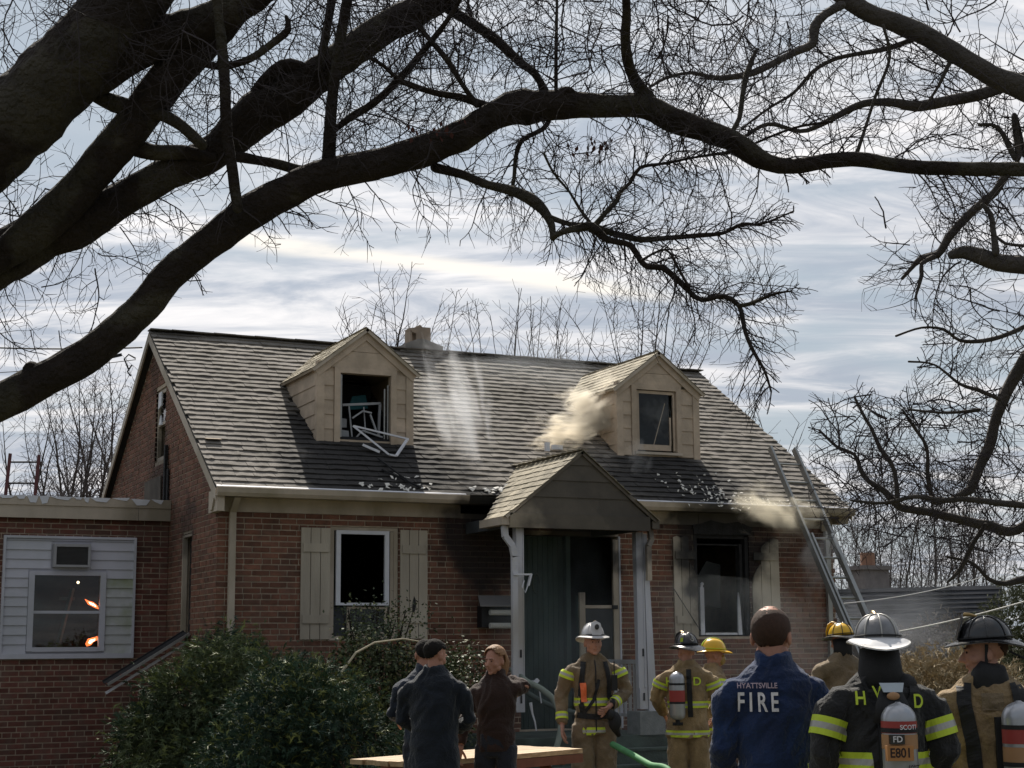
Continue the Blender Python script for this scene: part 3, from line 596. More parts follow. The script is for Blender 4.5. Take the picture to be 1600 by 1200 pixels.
# ---- extension
brick_ext = Frame((-3.4, 2.5, 0), (1, 0, 0), (0, 0, 1), (0, -1, 0))
P_ = (-2.06 + 3.4, -.42 + 3.4, 1.56, 3.08)
brick_wall(brick_ext, 0, 3.398, 0, 3.34, [(P_[0] + .05, P_[1] - .05, P_[2] + .05, P_[3] - .05)], house, mat=m_brick_ext, wallname='extension_wall', nind=20, pick=lambda u, z: z < 1.5 and u > 1.2, seed=9)
a = MB(); a.box(-3.4, -3.2, 2.71, 7.0, 0, 3.3); a.box(-3.4, -.002, 6.8, 7.0, 0, 3.3); a.build('extension_side_wall', m_brick_ext, house)
a = MB(); a.box(-3.5, -.003, 2.44, 7.1, 3.345, 3.40); a.build('extension_roof', m_deck, house)
a = MB(); a.box(-3.5, -.42, 2.40, 2.438, 3.30, 3.56); a.box(-.415, -.004, 2.40, 2.438, 3.30, 3.56); a.box(-3.5, -.004, 2.385, 2.399, 3.46, 3.57); a.build('parapet_board', m_trim, house)
a = MB(); r = random.Random(5); x = -3.5
while x < -.1:
    w = r.uniform(.08, .3); h = r.uniform(.03, .09); a.prism([(x, 2.384, 3.575), (min(x + w, -.01), 2.384, 3.575 + r.uniform(-.01, .012)), (min(x + w * .8, -.01), 2.38, 3.575 - h), (x + w * .3, 2.378, 3.575 - h * r.uniform(.5, 1.2))], (0, -.004, 0)); x += w * 1.05
a.build('peeling_membrane', m_white, house)
sp = empty('siding_panel', (-1.24, 2.47, 1.56)); sp.parent = house
x0, x1, z0, z1 = -.82, .82, 0, 1.52; wx0, wx1, wz0, wz1 = -.46, .41, .12, 1.04; ax0, ax1, az0, az1 = -.22, .23, 1.14, 1.42
a = MB(); a.box(x0, x0 + .03, -.03, .05, z0, z1); a.box(x1 - .03, x1, -.03, .05, z0, z1); a.box(x0 + .03, x1 - .03, -.029, .05, z1 - .03, z1); a.box(x0 + .03, x1 - .03, -.029, .05, z0, z0 + .06); a.build('edge_trim', m_vinyl, sp)
a = MB()
for c in cells(x0 + .02, x1 - .02, .02, z1 - .02, [(wx0, wx1, wz0, wz1), (ax0, ax1, az0, az1)]): a.box(c[0], c[1], .012, .04, c[2], c[3])
a.build('backing', m_vinyl, sp)
z = .06; i = 0
while z < z1 - .04:
    zt = min(z + .117, z1 - .03)
    for c0, c1 in [(x0 + .03, x1 - .03)]:
        segs = [(c0, c1)]
        for h in ((wx0 - .045, wx1 + .045, wz0 - .04, wz1 + .05), (ax0 - .02, ax1 + .02, az0, az1)):
            if h[2] < zt - .03 and h[3] > z + .03: segs = [q for sgm in segs for q in ((sgm[0], h[0]), (h[1], sgm[1])) if q[1] - q[0] > .02]
        for q0, q1 in segs:
            a = MB(); a.add([(q0, -.014, z), (q1, -.014, z), (q1, .002, zt), (q0, .002, zt), (q0, .012, z), (q1, .012, z), (q1, .012, zt), (q0, .012, zt)], [(0, 1, 2, 3), (7, 6, 5, 4), (0, 4, 5, 1), (1, 5, 6, 2), (2, 6, 7, 3), (3, 7, 4, 0)])
            a.build('siding_board', m_vinylg if q0 > .3 and z < .95 else m_vinyl, sp)
    z += .117; i += 1
a = MB(); w = .05
a.box(wx0 - .04, wx0 + w * .6, -.03, .06, wz0 - .03, wz1 + .04); a.box(wx1 - w * .6, wx1 + .04, -.03, .06, wz0 - .03, wz1 + .04); a.box(wx0 + .03, wx1 - .03, -.029, .06, wz1 - .01, wz1 + .04); a.box(wx0 + .03, wx1 - .03, -.035, .06, wz0 - .035, wz0 + .02); a.box(wx0 + .03, wx1 - .03, -.01, .03, .555, .59); a.build('window_frame', m_vinyl, sp)
a = MB(); a.box(wx0 + .03, wx1 - .03, .02, .024, wz0 + .02, .555); a.build('pane', m_glass, sp)
a = MB(); a.box(wx0 + .03, wx1 - .03, .024, .028, .59, wz1 - .01); a.build('pane', m_glass, sp)
# room seen through that window
a = MB(); a.box(-1.75, -.6, 3.4, 3.45, 1.5, 2.8); a.build('extension_room_wall', M('dim_tan_wall', (.16, .13, .09), .9, .5, 2), house)
a = MB(); a.box(-1.72, -1.60, 3.2, 3.3, 2.45, 2.7); a.bar((-1.28, 2.9, 1.75), (-1.12, 2.95, 2.45), .08, .03); a.box(-1.28, -1.08, 3.0, 3.05, 2.30, 2.34); a.build('room_clutter', M('pale_clutter', (.30, .26, .19), .8, .3), house)
def flame(px, py, pts, lab):
    e = MB(); mf = Emis('flame_orange', (1, .16, .04), 2.2); mc = Emis('flame_core', (1, .75, .55), 4)
    P = [onp(x, y, 1, 2.62) for x, y in pts]; e.prism(P, (0, .03, 0)); cx = sum(p.x for p in P) / len(P); cz = sum(p.z for p in P) / len(P)
    e.mi = 1; e.prism([Vector((cx + (p.x - cx) * .55, 2.612, cz + (p.z - cz) * .5)) for p in P], (0, .006, 0))
    e.build('flame', [mf, mc], label=lab, cat='flame')
flame(0, 0, [(133, 936), (139, 939), (146, 941), (152, 946), (155, 952), (150, 950), (144, 947), (138, 944)], 'orange flame licking behind the upper pane of the extension window')
flame(0, 0, [(134, 1006), (138, 998), (146, 996), (153, 994), (152, 1000), (146, 1003), (142, 1008), (136, 1010)], 'orange flame burning low behind the bottom pane of the extension window')
b = MB(); b.ball(onp(122, 910, 1, 2.9), .018, 8); b.build('lamp', Emis('lamp_glow', (1, .7, .4), 4), label='small glowing lamp seen through the extension window', cat='lamp')
ac = empty('air_conditioner', (-1.235, 2.40, 2.69), 0, 'grey window air conditioner set in the white siding panel', 'air conditioner')
a = MB(); a.box(-.225, -.195, -.04, .2, .0, .29); a.box(.195, .225, -.04, .2, .0, .29); a.box(-.195, .195, -.039, .2, .255, .29); a.box(-.195, .195, -.039, .2, .0, .03); a.build('housing', M('ac_housing', (.33, .33, .35), .5, .1), ac)
a = MB(); a.box(-.195, .195, -.0, .02, .03, .255)
for i in range(14): a.box(-.195, .195, -.02, -.005, .036 + i * .0155, .040 + i * .0155)
a.build('grille', M('ac_grille', (.09, .09, .095), .6, .1), ac)
# ---- loose things on and round the house
def ribbon_frame(name, pts, w, mat, **k):
    a = MB()
    for p, q in zip(pts, pts[1:] + pts[:1]): a.bar(p, q, w, w * .6, (0, 0, 1))
    return a.build(name, mat, **k)
def onroof(px, py, lift=.03):
    d = ray(px, py); t = (SL * (CAM.y - EY) - (CAM.z - EZ)) / (d.z - SL * d.y); p = CAM + d * t; return p + Vector((0, -math.sin(PITCH), math.cos(PITCH))) * lift
ribbon_frame('window_frame', [onroof(547, 690, .22), onroof(607, 716, .05), onroof(618, 717, .04), onroof(634, 699, .12)], .035, m_white, label='broken white window frame fallen on the roof below the left dormer', cat='window frame')
a = MB(); a.bar(onroof(565, 704, .08), onroof(592, 712, .05), .05, .03); a.build('frame_piece', m_white, label='short loose piece of white frame beside the fallen window frame', cat='wood piece')
a = MB(); a.bar(onroof(590, 722, .05), onroof(640, 760, .05), .02, .02); a.bar(onroof(596, 738, .04), onroof(655, 766, .04), .03, .02); a.build('charred_lath', m_char, label='charred lath lying on the shaded roof below the left dormer', cat='wood piece')
def chips(name, pts, spread, n, s0, s1, lab, seed, mat):
    r = random.Random(seed); a = MB()
    for i in range(n):
        b = r.choice(pts); p = onroof(b[0] + r.gauss(0, spread[0]), b[1] + r.gauss(0, spread[1]), .03); s = r.uniform(s0, s1); ang = r.uniform(0, 6.28)
        q = [p + Vector((math.cos(ang + k * 1.57 + r.uniform(-.4, .4)) * s * r.uniform(.5, 1.4), math.sin(ang + k * 1.57) * s * .6, r.uniform(-.008, .02) + SL * math.sin(ang + k * 1.57) * s * .6)) for k in range(4)]
        a.prism(q, (0, 0, .006))
    a.build(name, mat, label=lab, cat='debris', kind='stuff')
m_chip = M('pale_debris', (.6, .58, .54), .6, .25, 20)
chips('roof_debris', [(628, 750), (645, 765), (590, 764), (665, 768)], (16, 4), 34, .010, .038, 'pale shards scattered at the eave below the left dormer', 1, m_chip)
chips('roof_debris', [(1090, 765), (1120, 777), (1070, 755), (1150, 787)], (18, 8), 110, .008, .03, 'white shards scattered on the roof below the right dormer', 2, m_chip)
chips('roof_debris', [(765, 770), (775, 772)], (14, 3), 20, .02, .05, 'pale debris at the gutter beside the porch roof', 3, m_chip)
chips('roof_debris', [(1190, 788), (1220, 790), (1300, 788)], (30, 2), 40, .01, .035, 'pale shards along the gutter near the ladder', 4, m_chip)
a = MB(); p = onroof(855, 710, .05); a.box(p.x - .03, p.x + .03, p.y, p.y + .05, p.z, p.z + .12); a.box(p.x + .07, p.x + .22, p.y, p.y + .05, p.z + .03, p.z + .09); a.build('vent_pipe', m_white, house)
# ladder on the eave
ld_ = empty('ladder', (8.0, -1.8, 0), 0, 'grey aluminium extension ladder leaning on the eave at the right corner', 'ladder')
def ladp(x, t): # from base to tip
    b = Vector((x, -2.55, 0)); e = Vector((x, .22, 4.36)); return b + (e - b) * t
for xo in (7.80, 8.20):
    a = MB(); a.bar(ladp(xo, 0) - ld_.location, ladp(xo, 1.0) - ld_.location, .035, .085, (0, -1, 0)); a.build('rail', m_alum, ld_)
    a = MB(); dv = Vector((.0, -.045, -.03)); a.bar(ladp(xo + (.045 if xo < 8 else -.045), 0) - ld_.location + dv, ladp(xo + (.045 if xo < 8 else -.045), .72) - ld_.location + dv, .03, .08, (0, -1, 0)); a.build('fly_rail', m_alum, ld_)
for i in range(16):
    a = MB(); p = ladp(8.0, .03 + i * .061) - ld_.location; a.tube([p + Vector((-.2, 0, 0)), p + Vector((.2, 0, 0))], .016, 8); a.build('rung', m_alum, ld_)
# second ladder top behind the flat roof
l2 = empty('ladder', onp(35, 780, 1, 7.4).to_tuple(), 0, 'dark red ladder top standing up behind the flat extension roof', 'ladder'); l2.location.z = 0
mr_ = M('rusty_red_paint', (.10, .03, .03), .6, .3)
for pa, pb in (((8, 800), (16, 709)), ((54, 800), (61, 711))):
    A = onp(*pa, 1, 7.3); B = onp(*pb, 1, 7.5); A = A + (A - B) * 7; A.z = max(A.z, 0); a = MB(); A = B + (A - B) * ((B.z - .02) / (B.z - A.z)); a.bar(A - l2.location, B - l2.location, .05, .03, (0, -1, 0)); a.build('rail', mr_, l2)
for y in (722, 755, 788, 821): a = MB(); t = (y - 709) / 91; a.tube([onp(16 - 8 * t, y, 1, 7.46) - l2.location, onp(61 - 7 * t, y, 1, 7.46) - l2.location], .014, 6); a.build('rung', m_char, l2)
# collapsed awning by the side door
aw = empty('collapsed_awning', onp(296, 990, 0, -.02).to_tuple(), 0, 'collapsed side door awning frame sloping down from the gable wall to the shrub', 'awning')
B0 = aw.location.copy(); E0 = onp(168, 1070, 1, 1.15); d_ = E0 - B0
for off, w, mt in (((0, 0, 0), .05, m_alum), ((0, .3, .03), .04, m_char), ((0, .10, -.10), .025, m_white)):
    a = MB(); o = Vector(off); a.bar(o, o + d_, w, .03); a.build('rail', mt, aw)
a = MB(); a.prism([(0, .02, .0), (0, .29, .03), d_ + Vector((0, .29, .03)), d_ + Vector((0, .02, 0))], (0, 0, -.012)); a.build('sheet', m_char, aw)
# wires
def wire(name, pts, r, lab, mat=m_black, sag=.0):
    P = []; A, B = Vector(pts[0]), Vector(pts[1])
    for i in range(17): t = i / 16; p = A.lerp(B, t); p.z -= sag * 4 * t * (1 - t); P.append(p)
    a = MB(); a.tube(P, r, 5); a.build(name, mat, label=lab, cat='wire')
wire('power_line', (at(-60, 541, 24), onp(222, 543, 0, -.12)), .012, 'black power line running to the peak of the left gable', sag=.03)
wire('power_line', (at(-60, 585, 24), onp(212, 562, 0, -.12)), .006, 'thinner lower power line reaching the left gable below the peak', sag=.03)
a = MB(); p = onp(212, 560, 0, -.12); a.tube([p + Vector(v) for v in ((0, 0, .0), (-.1, 0, .05), (-.16, 0, -.02), (-.1, 0, -.16), (-.05, 0, -.1), (-.11, 0, -.2), (-.06, 0, -.26))], .012, 5); a.bar(p + Vector((-.2, 0, .04)), p + Vector((-.33, 0, .0)), .04, .04); a.build('service_drop', m_black, house)
wire('guy_rope', (at(1312, 1000, 17), at(1640, 928, 14)), .007, 'white rope stretched low towards the right edge over the helmets', M('rope_white', (.5, .5, .48), .8, .1), .05)
wire('guy_rope', (at(1318, 943, 18), at(1540, 900, 22)), .006, 'thin pale rope rising behind the ladder towards the grey garage', M('rope_pale', (.42, .42, .42), .8, .1), .05)
wire('burnt_cord', (onp(1053, 920, 1, -.06), onp(1095, 986, 1, -.06)), .006, 'thin dark cord hanging slack across the left shutter of the burnt window', m_black, .0)
# ---- neighbouring garage with chimney
ga = empty('garage', ground_at(1440, 34).to_tuple(), 0, 'grey neighbouring garage with a dark roof and a brick chimney behind the right corner', 'garage')
gl = ga.location; m_gr = M('grey_shingle_roof', (.050, .052, .058), 1.0, .3, 2, .4, 20, spec=0, col2=(.028, .03, .034)); m_gw = M('garage_wall', (.12, .125, .14), .9, .15, 2)
def gp(px, py, dep): return at(px, py, dep) - gl
a = MB(); q = [gp(1300, 1050, 31), gp(1300, 921, 34), gp(1566, 914, 34), gp(1572, 1050, 31)]; a.prism(q, (.05, .12, -.05)); a.build('roof', m_gr, ga)
for i in range(14):
    t = i / 13
ys = MB()
for i in range(18):
    t = i / 18; A = q[0].lerp(q[1], t); B = q[3].lerp(q[2], t); ys.bar(A + Vector((-.0, -.006, .006)), B + Vector((0, -.006, .006)), .03, .008)
ys.build('shingle_line', m_gr, ga, kind='stuff')
a = MB(); b0 = gp(1300, 1050, 31.1); b1 = gp(1572, 1050, 31.1); b0z = Vector((b0.x, b0.y, 0)); b1z = Vector((b1.x, b1.y, 0)); a.prism([b0z, b1z, b1, b0], (.1, .3, 0)); a.build('wall', m_gw, ga)
a = MB(); b0 = gp(1400, 1025, 30.5); b1 = gp(1434, 1026, 30.5); a.bar(b0, b1, .3, .12); a.bar(b1 + Vector((-.06, 0, 0)), Vector((b1.x - .06, b1.y, 0)), .10, .1); a.build('porch_post', m_white, ga)
ck = MB(); c0 = gp(1358, 930, 35); ck.box(c0.x - .33, c0.x + .33, c0.y - .3, c0.y + .3, c0.z - 1.5, c0.z + .62); ck.box(c0.x - .38, c0.x + .38, c0.y - .35, c0.y + .35, c0.z + .54, c0.z + .63); ck.build('chimney', M('garage_chimney', (.19, .17, .17), .9, .2), ga)
ck = MB(); ck.tube([(c0.x, c0.y, c0.z + .63), (c0.x, c0.y, c0.z + .92)], .16, 8); ck.build('flue', M('clay_flue', (.28, .16, .11), .9, .2), ga)
# ================================================================ TREES
# Branches are worked out on picture-wide sheets a given number of metres away, with depth of their own, and put into the world as round tapered limbs.
TR = random.Random(42)
LOWER = [(-100, 600), (0, 600), (120, 560), (170, 430), (230, 500), (300, 520), (340, 400), (470, 400), (540, 330), (560, 400), (640, 420), (700, 385), (800, 440), (900, 440), (960, 520), (1060, 560), (1190, 650), (1240, 650), (1262, 270), (1330, 260), (1340, 480), (1400, 560), (1440, 720), (1500, 800), (1700, 880)]
def lower(x):
    for (a, b), (c, d) in zip(LOWER, LOWER[1:]):
        if a <= x <= c: return b + (d - b) * (x - a) / (c - a)
    return 900
class Tree:
    def __init__(s, label, base, bark, twig, group=None, name='tree', cat='tree'):
        s.root = empty(name, base, 0, label, cat, group); s.base = Vector(base); s.bark = bark; s.twigm = twig; s.tw = MB(); s.count = 0
    def w(s, x, y, d): return at(x, y, d) - s.base
    def limb(s, pts, depth, name='limb', n=12, lump=.05, dd=0.0, rough=True, rs=1.0):
        """pts: (x, y, halfwidth in picture px); returns the dense centre line"""
        P = []; k = len(pts); pts = [(x, y, r * (rs if x < 800 else 1.0)) for x, y, r in pts]
        for i in range(k - 1):
            p0, p1, p2, p3 = pts[max(i - 1, 0)], pts[i], pts[i + 1], pts[min(i + 2, k - 1)]; L = math.hypot(p2[0] - p1[0], p2[1] - p1[1]); m = max(2, int(L / (10 if p1[2] < 12 else 14)))
            for j in range(m):
                t = j / m; P.append(tuple(.5 * ((2 * p1[c]) + (-p0[c] + p2[c]) * t + (2 * p0[c] - 5 * p1[c] + 4 * p2[c] - p3[c]) * t * t + (-p0[c] + 3 * p1[c] - 3 * p2[c] + p3[c]) * t ** 3) for c in range(3)))
        P.append(pts[-1][:3]); K = len(P); out = []; mb = MB(); mb.smooth = True
        sd = TR.uniform(0, 100)
        for i, (x, y, r) in enumerate(P):
            d = (depth if not hasattr(depth, '__len__') else depth[0] + (depth[1] - depth[0]) * i / (K - 1)) + dd * math.sin(i * .13 + sd); out.append((x, y, r, d))
        cen = [s.w(x, y, d) for x, y, r, d in out]; rad = [max(.3, r) * d / FPX for x, y, r, d in out]
        e0 = (cen[0] - cen[1]).normalized() * rad[0]; e1 = (cen[-1] - cen[-2]).normalized() * rad[-1]
        cen = [cen[0] + e0 * .9, cen[0] + e0 * .6] + cen + [cen[-1] + e1 * .6, cen[-1] + e1 * .9]; rad = [rad[0] * .4, rad[0] * .78] + rad + [rad[-1] * .78, rad[-1] * .4]
        mb.tube(cen, rad, n, lat=None)
        if lump:
            vs = []
            for idx, v in enumerate(mb.v[:len(cen) * n]):
                i = idx // n; c = cen[i]; o = Vector(v) - c; q = Vector(v) + s.base
                f = 1 + lump * 2.0 * noise.noise(q * 2.5 / max(rad[i] * 6, .25)) + lump * 1.3 * noise.noise(q * 11) + lump * .6 * noise.noise(q * 27)
                vs.append(tuple(c + o * f))
            mb.v[:len(vs)] = vs
        mb.build(name, s.bark, s.root); return out
    def knob(s, x, y, r, d, flat=.8):
        mb = MB(); mb.smooth = True; q = r * d / FPX; mb.ball((0, 0, 0), (q, q, q * flat), 12); c = s.w(x, y, d)
        mb.v = [tuple(c + Vector(v) * (1 + .35 * noise.noise((Vector(v) + c) * 14))) for v in mb.v]; mb.build('burl', s.bark, s.root)
    def twig(s, x, y, d, ang, L, r, lev, lim=None, sides=3, grav=0.0, wig=.14, kids=1.0):
        step = 9 if lev < 2 else 7; n = max(2, int(L / step)); P = []; R_ = []; a = ang; dz = TR.uniform(-.012, .012) * d * .5; ca = TR.uniform(-.07, .07)
        for i in range(n + 1):
            if lim and not lim(x, y): break
            P.append(s.w(x, y, d)); R_.append(max(.30, r * (1 - .8 * i / n)) * d / FPX)
            if i and lev < 3 and TR.random() < (.42, .40, .30)[lev] * kids:
                sg = 1 if TR.random() < .5 else -1; l2 = L * TR.uniform(.25, .55) * (1 - .5 * i / n)
                if l2 > 12: s.twig(x, y, d, a + sg * TR.uniform(.5, 1.15), l2, max(.45, r * .58), lev + 1, lim, 3, grav, wig, kids)
            a += TR.gauss(0, wig) + ca; 
            if grav: a += grav * math.cos(a) * .09
            x += math.cos(a) * step; y += math.sin(a) * step; d += dz * step / 40
        if len(P) > 1: s.tw.tube(P, R_, 4 if r > 2 else 3, caps=False); s.count += len(P)
    def feather(s, line, every, Lr, r, lim=None, sides_=(-1, 1), grav=0.0, start=0, kids=1.0, wig=.14):
        acc = 0
        for i in range(start + 1, len(line)):
            x0, y0, _, _ = line[i - 1]; x, y, hw, d = line[i]; acc += math.hypot(x - x0, y - y0)
            while acc > every:
                acc -= every * TR.uniform(.6, 1.4); a = math.atan2(y - y0, x - x0) + TR.choice(sides_) * TR.uniform(.4, 1.3)
                s.twig(x, y, d + TR.uniform(-.5, .5) * hw * d / FPX, a, TR.uniform(*Lr), r * TR.uniform(.7, 1.3), 0, lim, grav=grav, kids=kids, wig=wig)
    def done(s, name='twigs'):
        if s.tw.v: s.tw.build(name, s.twigm, s.root, kind='stuff')
inb = lambda f, x, y: f(x, y) and f(x - 45, y) and f(x + 45, y) and f(x, y + 45)
limf = lambda x, y: y < lower(x + 26 * math.sin(y * .021) + 16 * math.sin(y * .067) + 12 * math.sin(y * .19)) + 25 * math.sin(x * .05) + 12 * math.sin(x * .21) and -160 < x < 1760 and y > -160
# ---- the big tree over the lawn, its trunk standing just outside the left edge
base = ground_at(-420, 8.6)
big = Tree('huge dark maple whose thick limbs arch across the top of the view from the left', base, m_bark, m_twig)
D = 8.6
mb = MB(); mb.smooth = True; T0 = [Vector((0, 0, -.1)), Vector((0, 0, .3)), Vector((.03, .02, 1.2)), Vector((.1, .05, 2.2)), big.w(-330, 560, D), big.w(-210, 430, D)]
mb.tube(T0, [.62, .46, .38, .36, .36, .30], 16); mb.build('trunk', m_bark, big.root)
A = big.limb([(-300, 640, 46), (-180, 690, 42), (-60, 650, 40), (0, 628, 36), (60, 597, 34), (130, 560, 33), (215, 490, 31), (270, 425, 30), (320, 385, 30), (380, 338, 33), (440, 305, 32), (500, 275, 30), (580, 258, 30), (650, 240, 30), (720, 212, 29), (770, 182, 27), (810, 168, 27), (880, 164, 23), (950, 166, 18), (1010, 167, 19), (1050, 187, 20), (1100, 204, 18), (1140, 218, 17), (1170, 238, 17), (1200, 254, 14), (1240, 260, 12), (1300, 250, 12), (1350, 250, 12), (1420, 260, 11), (1520, 264, 11), (1620, 265, 11), (1720, 268, 9)], D, n=22, rs=.84)
for k in ((50, 578, 15), (800, 160, 20), (884, 148, 17), (828, 180, 22), (1052, 180, 12), (205, 474, 9)): big.knob(k[0], k[1], k[2], D)
C_ = big.limb([(-260, 470, 60), (-60, 430, 54), (0, 403, 50), (80, 362, 46), (130, 345, 44), (180, 318, 34), (250, 278, 31), (330, 240, 33), (400, 180, 42), (440, 158, 40), (500, 115, 33), (550, 80, 31), (600, 45, 30), (660, 12, 29), (740, -40, 26)], D + .25, n=24, rs=.84)
D_ = big.limb([(-20, 420, 22), (40, 372, 36), (90, 330, 38), (130, 290, 36), (170, 240, 36), (220, 180, 37), (270, 115, 38), (330, 50, 38), (400, -30, 36)], D + .1, n=22, rs=.82)
E_ = big.limb([(-330, 500, 90), (-120, 300, 84), (0, 210, 78), (80, 135, 72), (150, 65, 68), (200, 0, 68), (260, -90, 60)], D - .1, n=28, rs=.86)
F_ = big.limb([(140, 120, 46), (200, 80, 44), (260, 55, 40), (310, 40, 36), (370, 10, 34), (440, -40, 28)], D, n=18, rs=.8)
F2 = big.limb([(150, 150, 10), (180, 162, 15), (215, 170, 13), (255, 180, 10), (285, 198, 9), (315, 226, 9)], D + .05, n=10)
K_ = big.limb([(385, 170, 8), (405, 140, 11), (430, 112, 12), (455, 102, 11), (482, 108, 7)], D + .2, n=8)
G = big.limb([(338, -20, 8), (342, 30, 8), (350, 110, 9), (354, 200, 9), (362, 260, 9), (371, 325, 9)], D - .25, 'limb', 8)
H = big.limb([(512, 275, 13), (514, 240, 11), (517, 180, 10), (522, 130, 9), (532, 60, 9), (548, -30, 8)], D, 'limb', 8)
H2 = big.limb([(498, 110, 7), (508, 60, 7), (522, -20, 7)], D + .1, 'limb', 8)
I_ = big.limb([(372, 245, 9), (400, 250, 8), (440, 258, 8), (492, 274, 11)], D + .1, 'limb', 8)
I3 = big.limb([(180, 215, 12), (205, 228, 15), (240, 238, 13), (285, 238, 12), (330, 245, 8)], D + .15, 'limb', 10)
subs = []
def S(pts, d=D, n=7): l = big.limb(pts, d, 'branch', n, .03, .06); subs.append(l); return l
S([(305, 95, 6), (345, 104, 6), (390, 92, 6), (425, 68, 6), (450, 46, 6), (447, 26, 3)], D - .1)
S([(518, 208, 4), (545, 185, 6), (585, 160, 6), (625, 122, 6), (665, 75, 5), (700, 30, 4), (730, -20, 3)])
S([(762, 166, 7), (720, 152, 6), (680, 145, 5), (640, 132, 5), (620, 122, 4), (600, 103, 3), (578, 90, 3)])
S([(745, 164, 5), (720, 128, 4), (700, 95, 5), (670, 60, 4), (652, 38, 4)])
S([(854, 146, 6), (835, 115, 6), (810, 95, 7), (775, 62, 8), (740, 38, 8), (700, 12, 8), (650, -30, 8)], (D, D + .5), 8)
S([(1015, 158, 13), (995, 130, 10), (982, 100, 9), (977, 60, 8), (979, 20, 7), (976, -40, 6)], (D, D - .4), 10)
S([(869, 145, 3), (869, 80, 3), (871, -20, 2)])
P1 = S([(680, 262, 8), (720, 272, 7), (760, 288, 7), (800, 298, 8), (830, 312, 10), (850, 330, 8), (862, 352, 6), (864, 372, 5)], (D, D - .3), 9)
P2 = S([(864, 370, 5), (880, 362, 5), (905, 356, 6), (925, 354, 8), (945, 372, 6), (965, 378, 5), (985, 383, 5), (1000, 405, 5), (1012, 417, 5), (1035, 418, 5), (1060, 438, 5), (1080, 458, 4), (1098, 469, 4), (1130, 463, 4), (1155, 478, 4), (1165, 520, 3.4), (1178, 550, 3), (1195, 580, 2.4), (1205, 612, 1.6)], (D - .3, D - .9), 7)
P3 = S([(855, 338, 5), (890, 350, 4), (925, 354, 6), (960, 365, 5), (1000, 374, 5), (1040, 372, 4), (1090, 368, 4), (1130, 364, 3), (1160, 350, 3), (1190, 350, 2), (1240, 330, 1.4)], (D - .3, D - .1), 7)
P4 = S([(932, 350, 5), (950, 328, 4), (965, 312, 4), (970, 300, 3), (985, 285, 3), (1000, 262, 3), (1040, 255, 2.4), (1090, 245, 2), (1140, 238, 3)], (D - .3, D))
P5 = S([(1155, 478, 3.5), (1175, 474, 3), (1195, 465, 2.6), (1215, 458, 2), (1235, 455, 1.4)], D - .9)
P6 = S([(1000, 408, 2), (1040, 390, 2), (1060, 420, 2.2), (1078, 452, 2)], D - .6)
P7 = S([(925, 352, 3), (905, 325, 2.4), (890, 300, 2), (865, 270, 2), (850, 240, 2)], D - .3)
S([(858, 188, 4), (848, 202, 4), (815, 220, 4), (806, 245, 3.5), (803, 280, 3), (798, 305, 3)])
S([(1142, 208, 4), (1155, 185, 4), (1160, 150, 4), (1167, 115, 5), (1180, 82, 3), (1183, 76, 2)], (D, D + .4))
S([(1170, 228, 2), (1240, 200, 2), (1300, 190, 2.4)], D + .3)
for l in (A, C_): big.feather(l, 17, (50, 190), 1.5, limf, grav=1.0, kids=.95)
for l in (D_, E_, F_): big.feather(l, 30, (50, 150), 1.4, limf, grav=.6)
for l in (G, H, H2): big.feather(l, 22, (40, 140), 1.3, limf, grav=.3)
for l in subs: big.feather(l, 9, (30, 170), 1.1, limf, grav=.7)
for l in (P2, P3, P4, P5): big.feather(l, 6, (30, 110), 1.05, limf, grav=.9)
r = TR
for i in range(150):   # long drooping shoots coming down from limbs above the frame
    x = r.uniform(-40, 1250); y = r.uniform(-110, 60); big.twig(x, y, D + r.uniform(-.7, 1.6), r.uniform(.2, 2.9), r.uniform(90, 300), r.uniform(.9, 1.9), 0, limf, grav=.5)
for i in range(60):
    x = r.uniform(560, 1180); y = r.uniform(60, 230); big.twig(x, y, D + r.uniform(-.5, 1.0), r.uniform(-3.1, 3.1), r.uniform(70, 190), r.uniform(.9, 1.7), 0, limf, grav=.5)
for i in range(34):
    x = r.uniform(-40, 240); y = r.uniform(280, 520); big.twig(x, y, D + r.uniform(.3, 1.6), r.uniform(-.5, 2.2), r.uniform(70, 200), r.uniform(.9, 1.6), 0, lambda x, y: limf(x, y) and not (x > 250 and y > 470), grav=.5)
big.done()
lv = MB()
for cx, cy, n in ((935, 225, 22), (690, 200, 20), (905, 232, 5), (655, 205, 6)):
    for i in range(n):
        c = big.w(cx + r.gauss(0, 14), cy + r.gauss(0, 8), D - .1 + r.uniform(-.1, .1)); a = r.uniform(-.5, .5); L = r.uniform(.02, .045); wv = L * .25; u = Vector((math.sin(a), r.uniform(-.4, .4), -math.cos(a))); s_ = Vector((math.cos(a), r.uniform(-.6, .6), math.sin(a)))
        lv.add([c, c + u * L * .5 + s_ * wv, c + u * L, c + u * L * .5 - s_ * wv], [(0, 1, 2), (0, 2, 3)])
lv.build('dead_leaves', m_leafdead, big.root, kind='stuff')
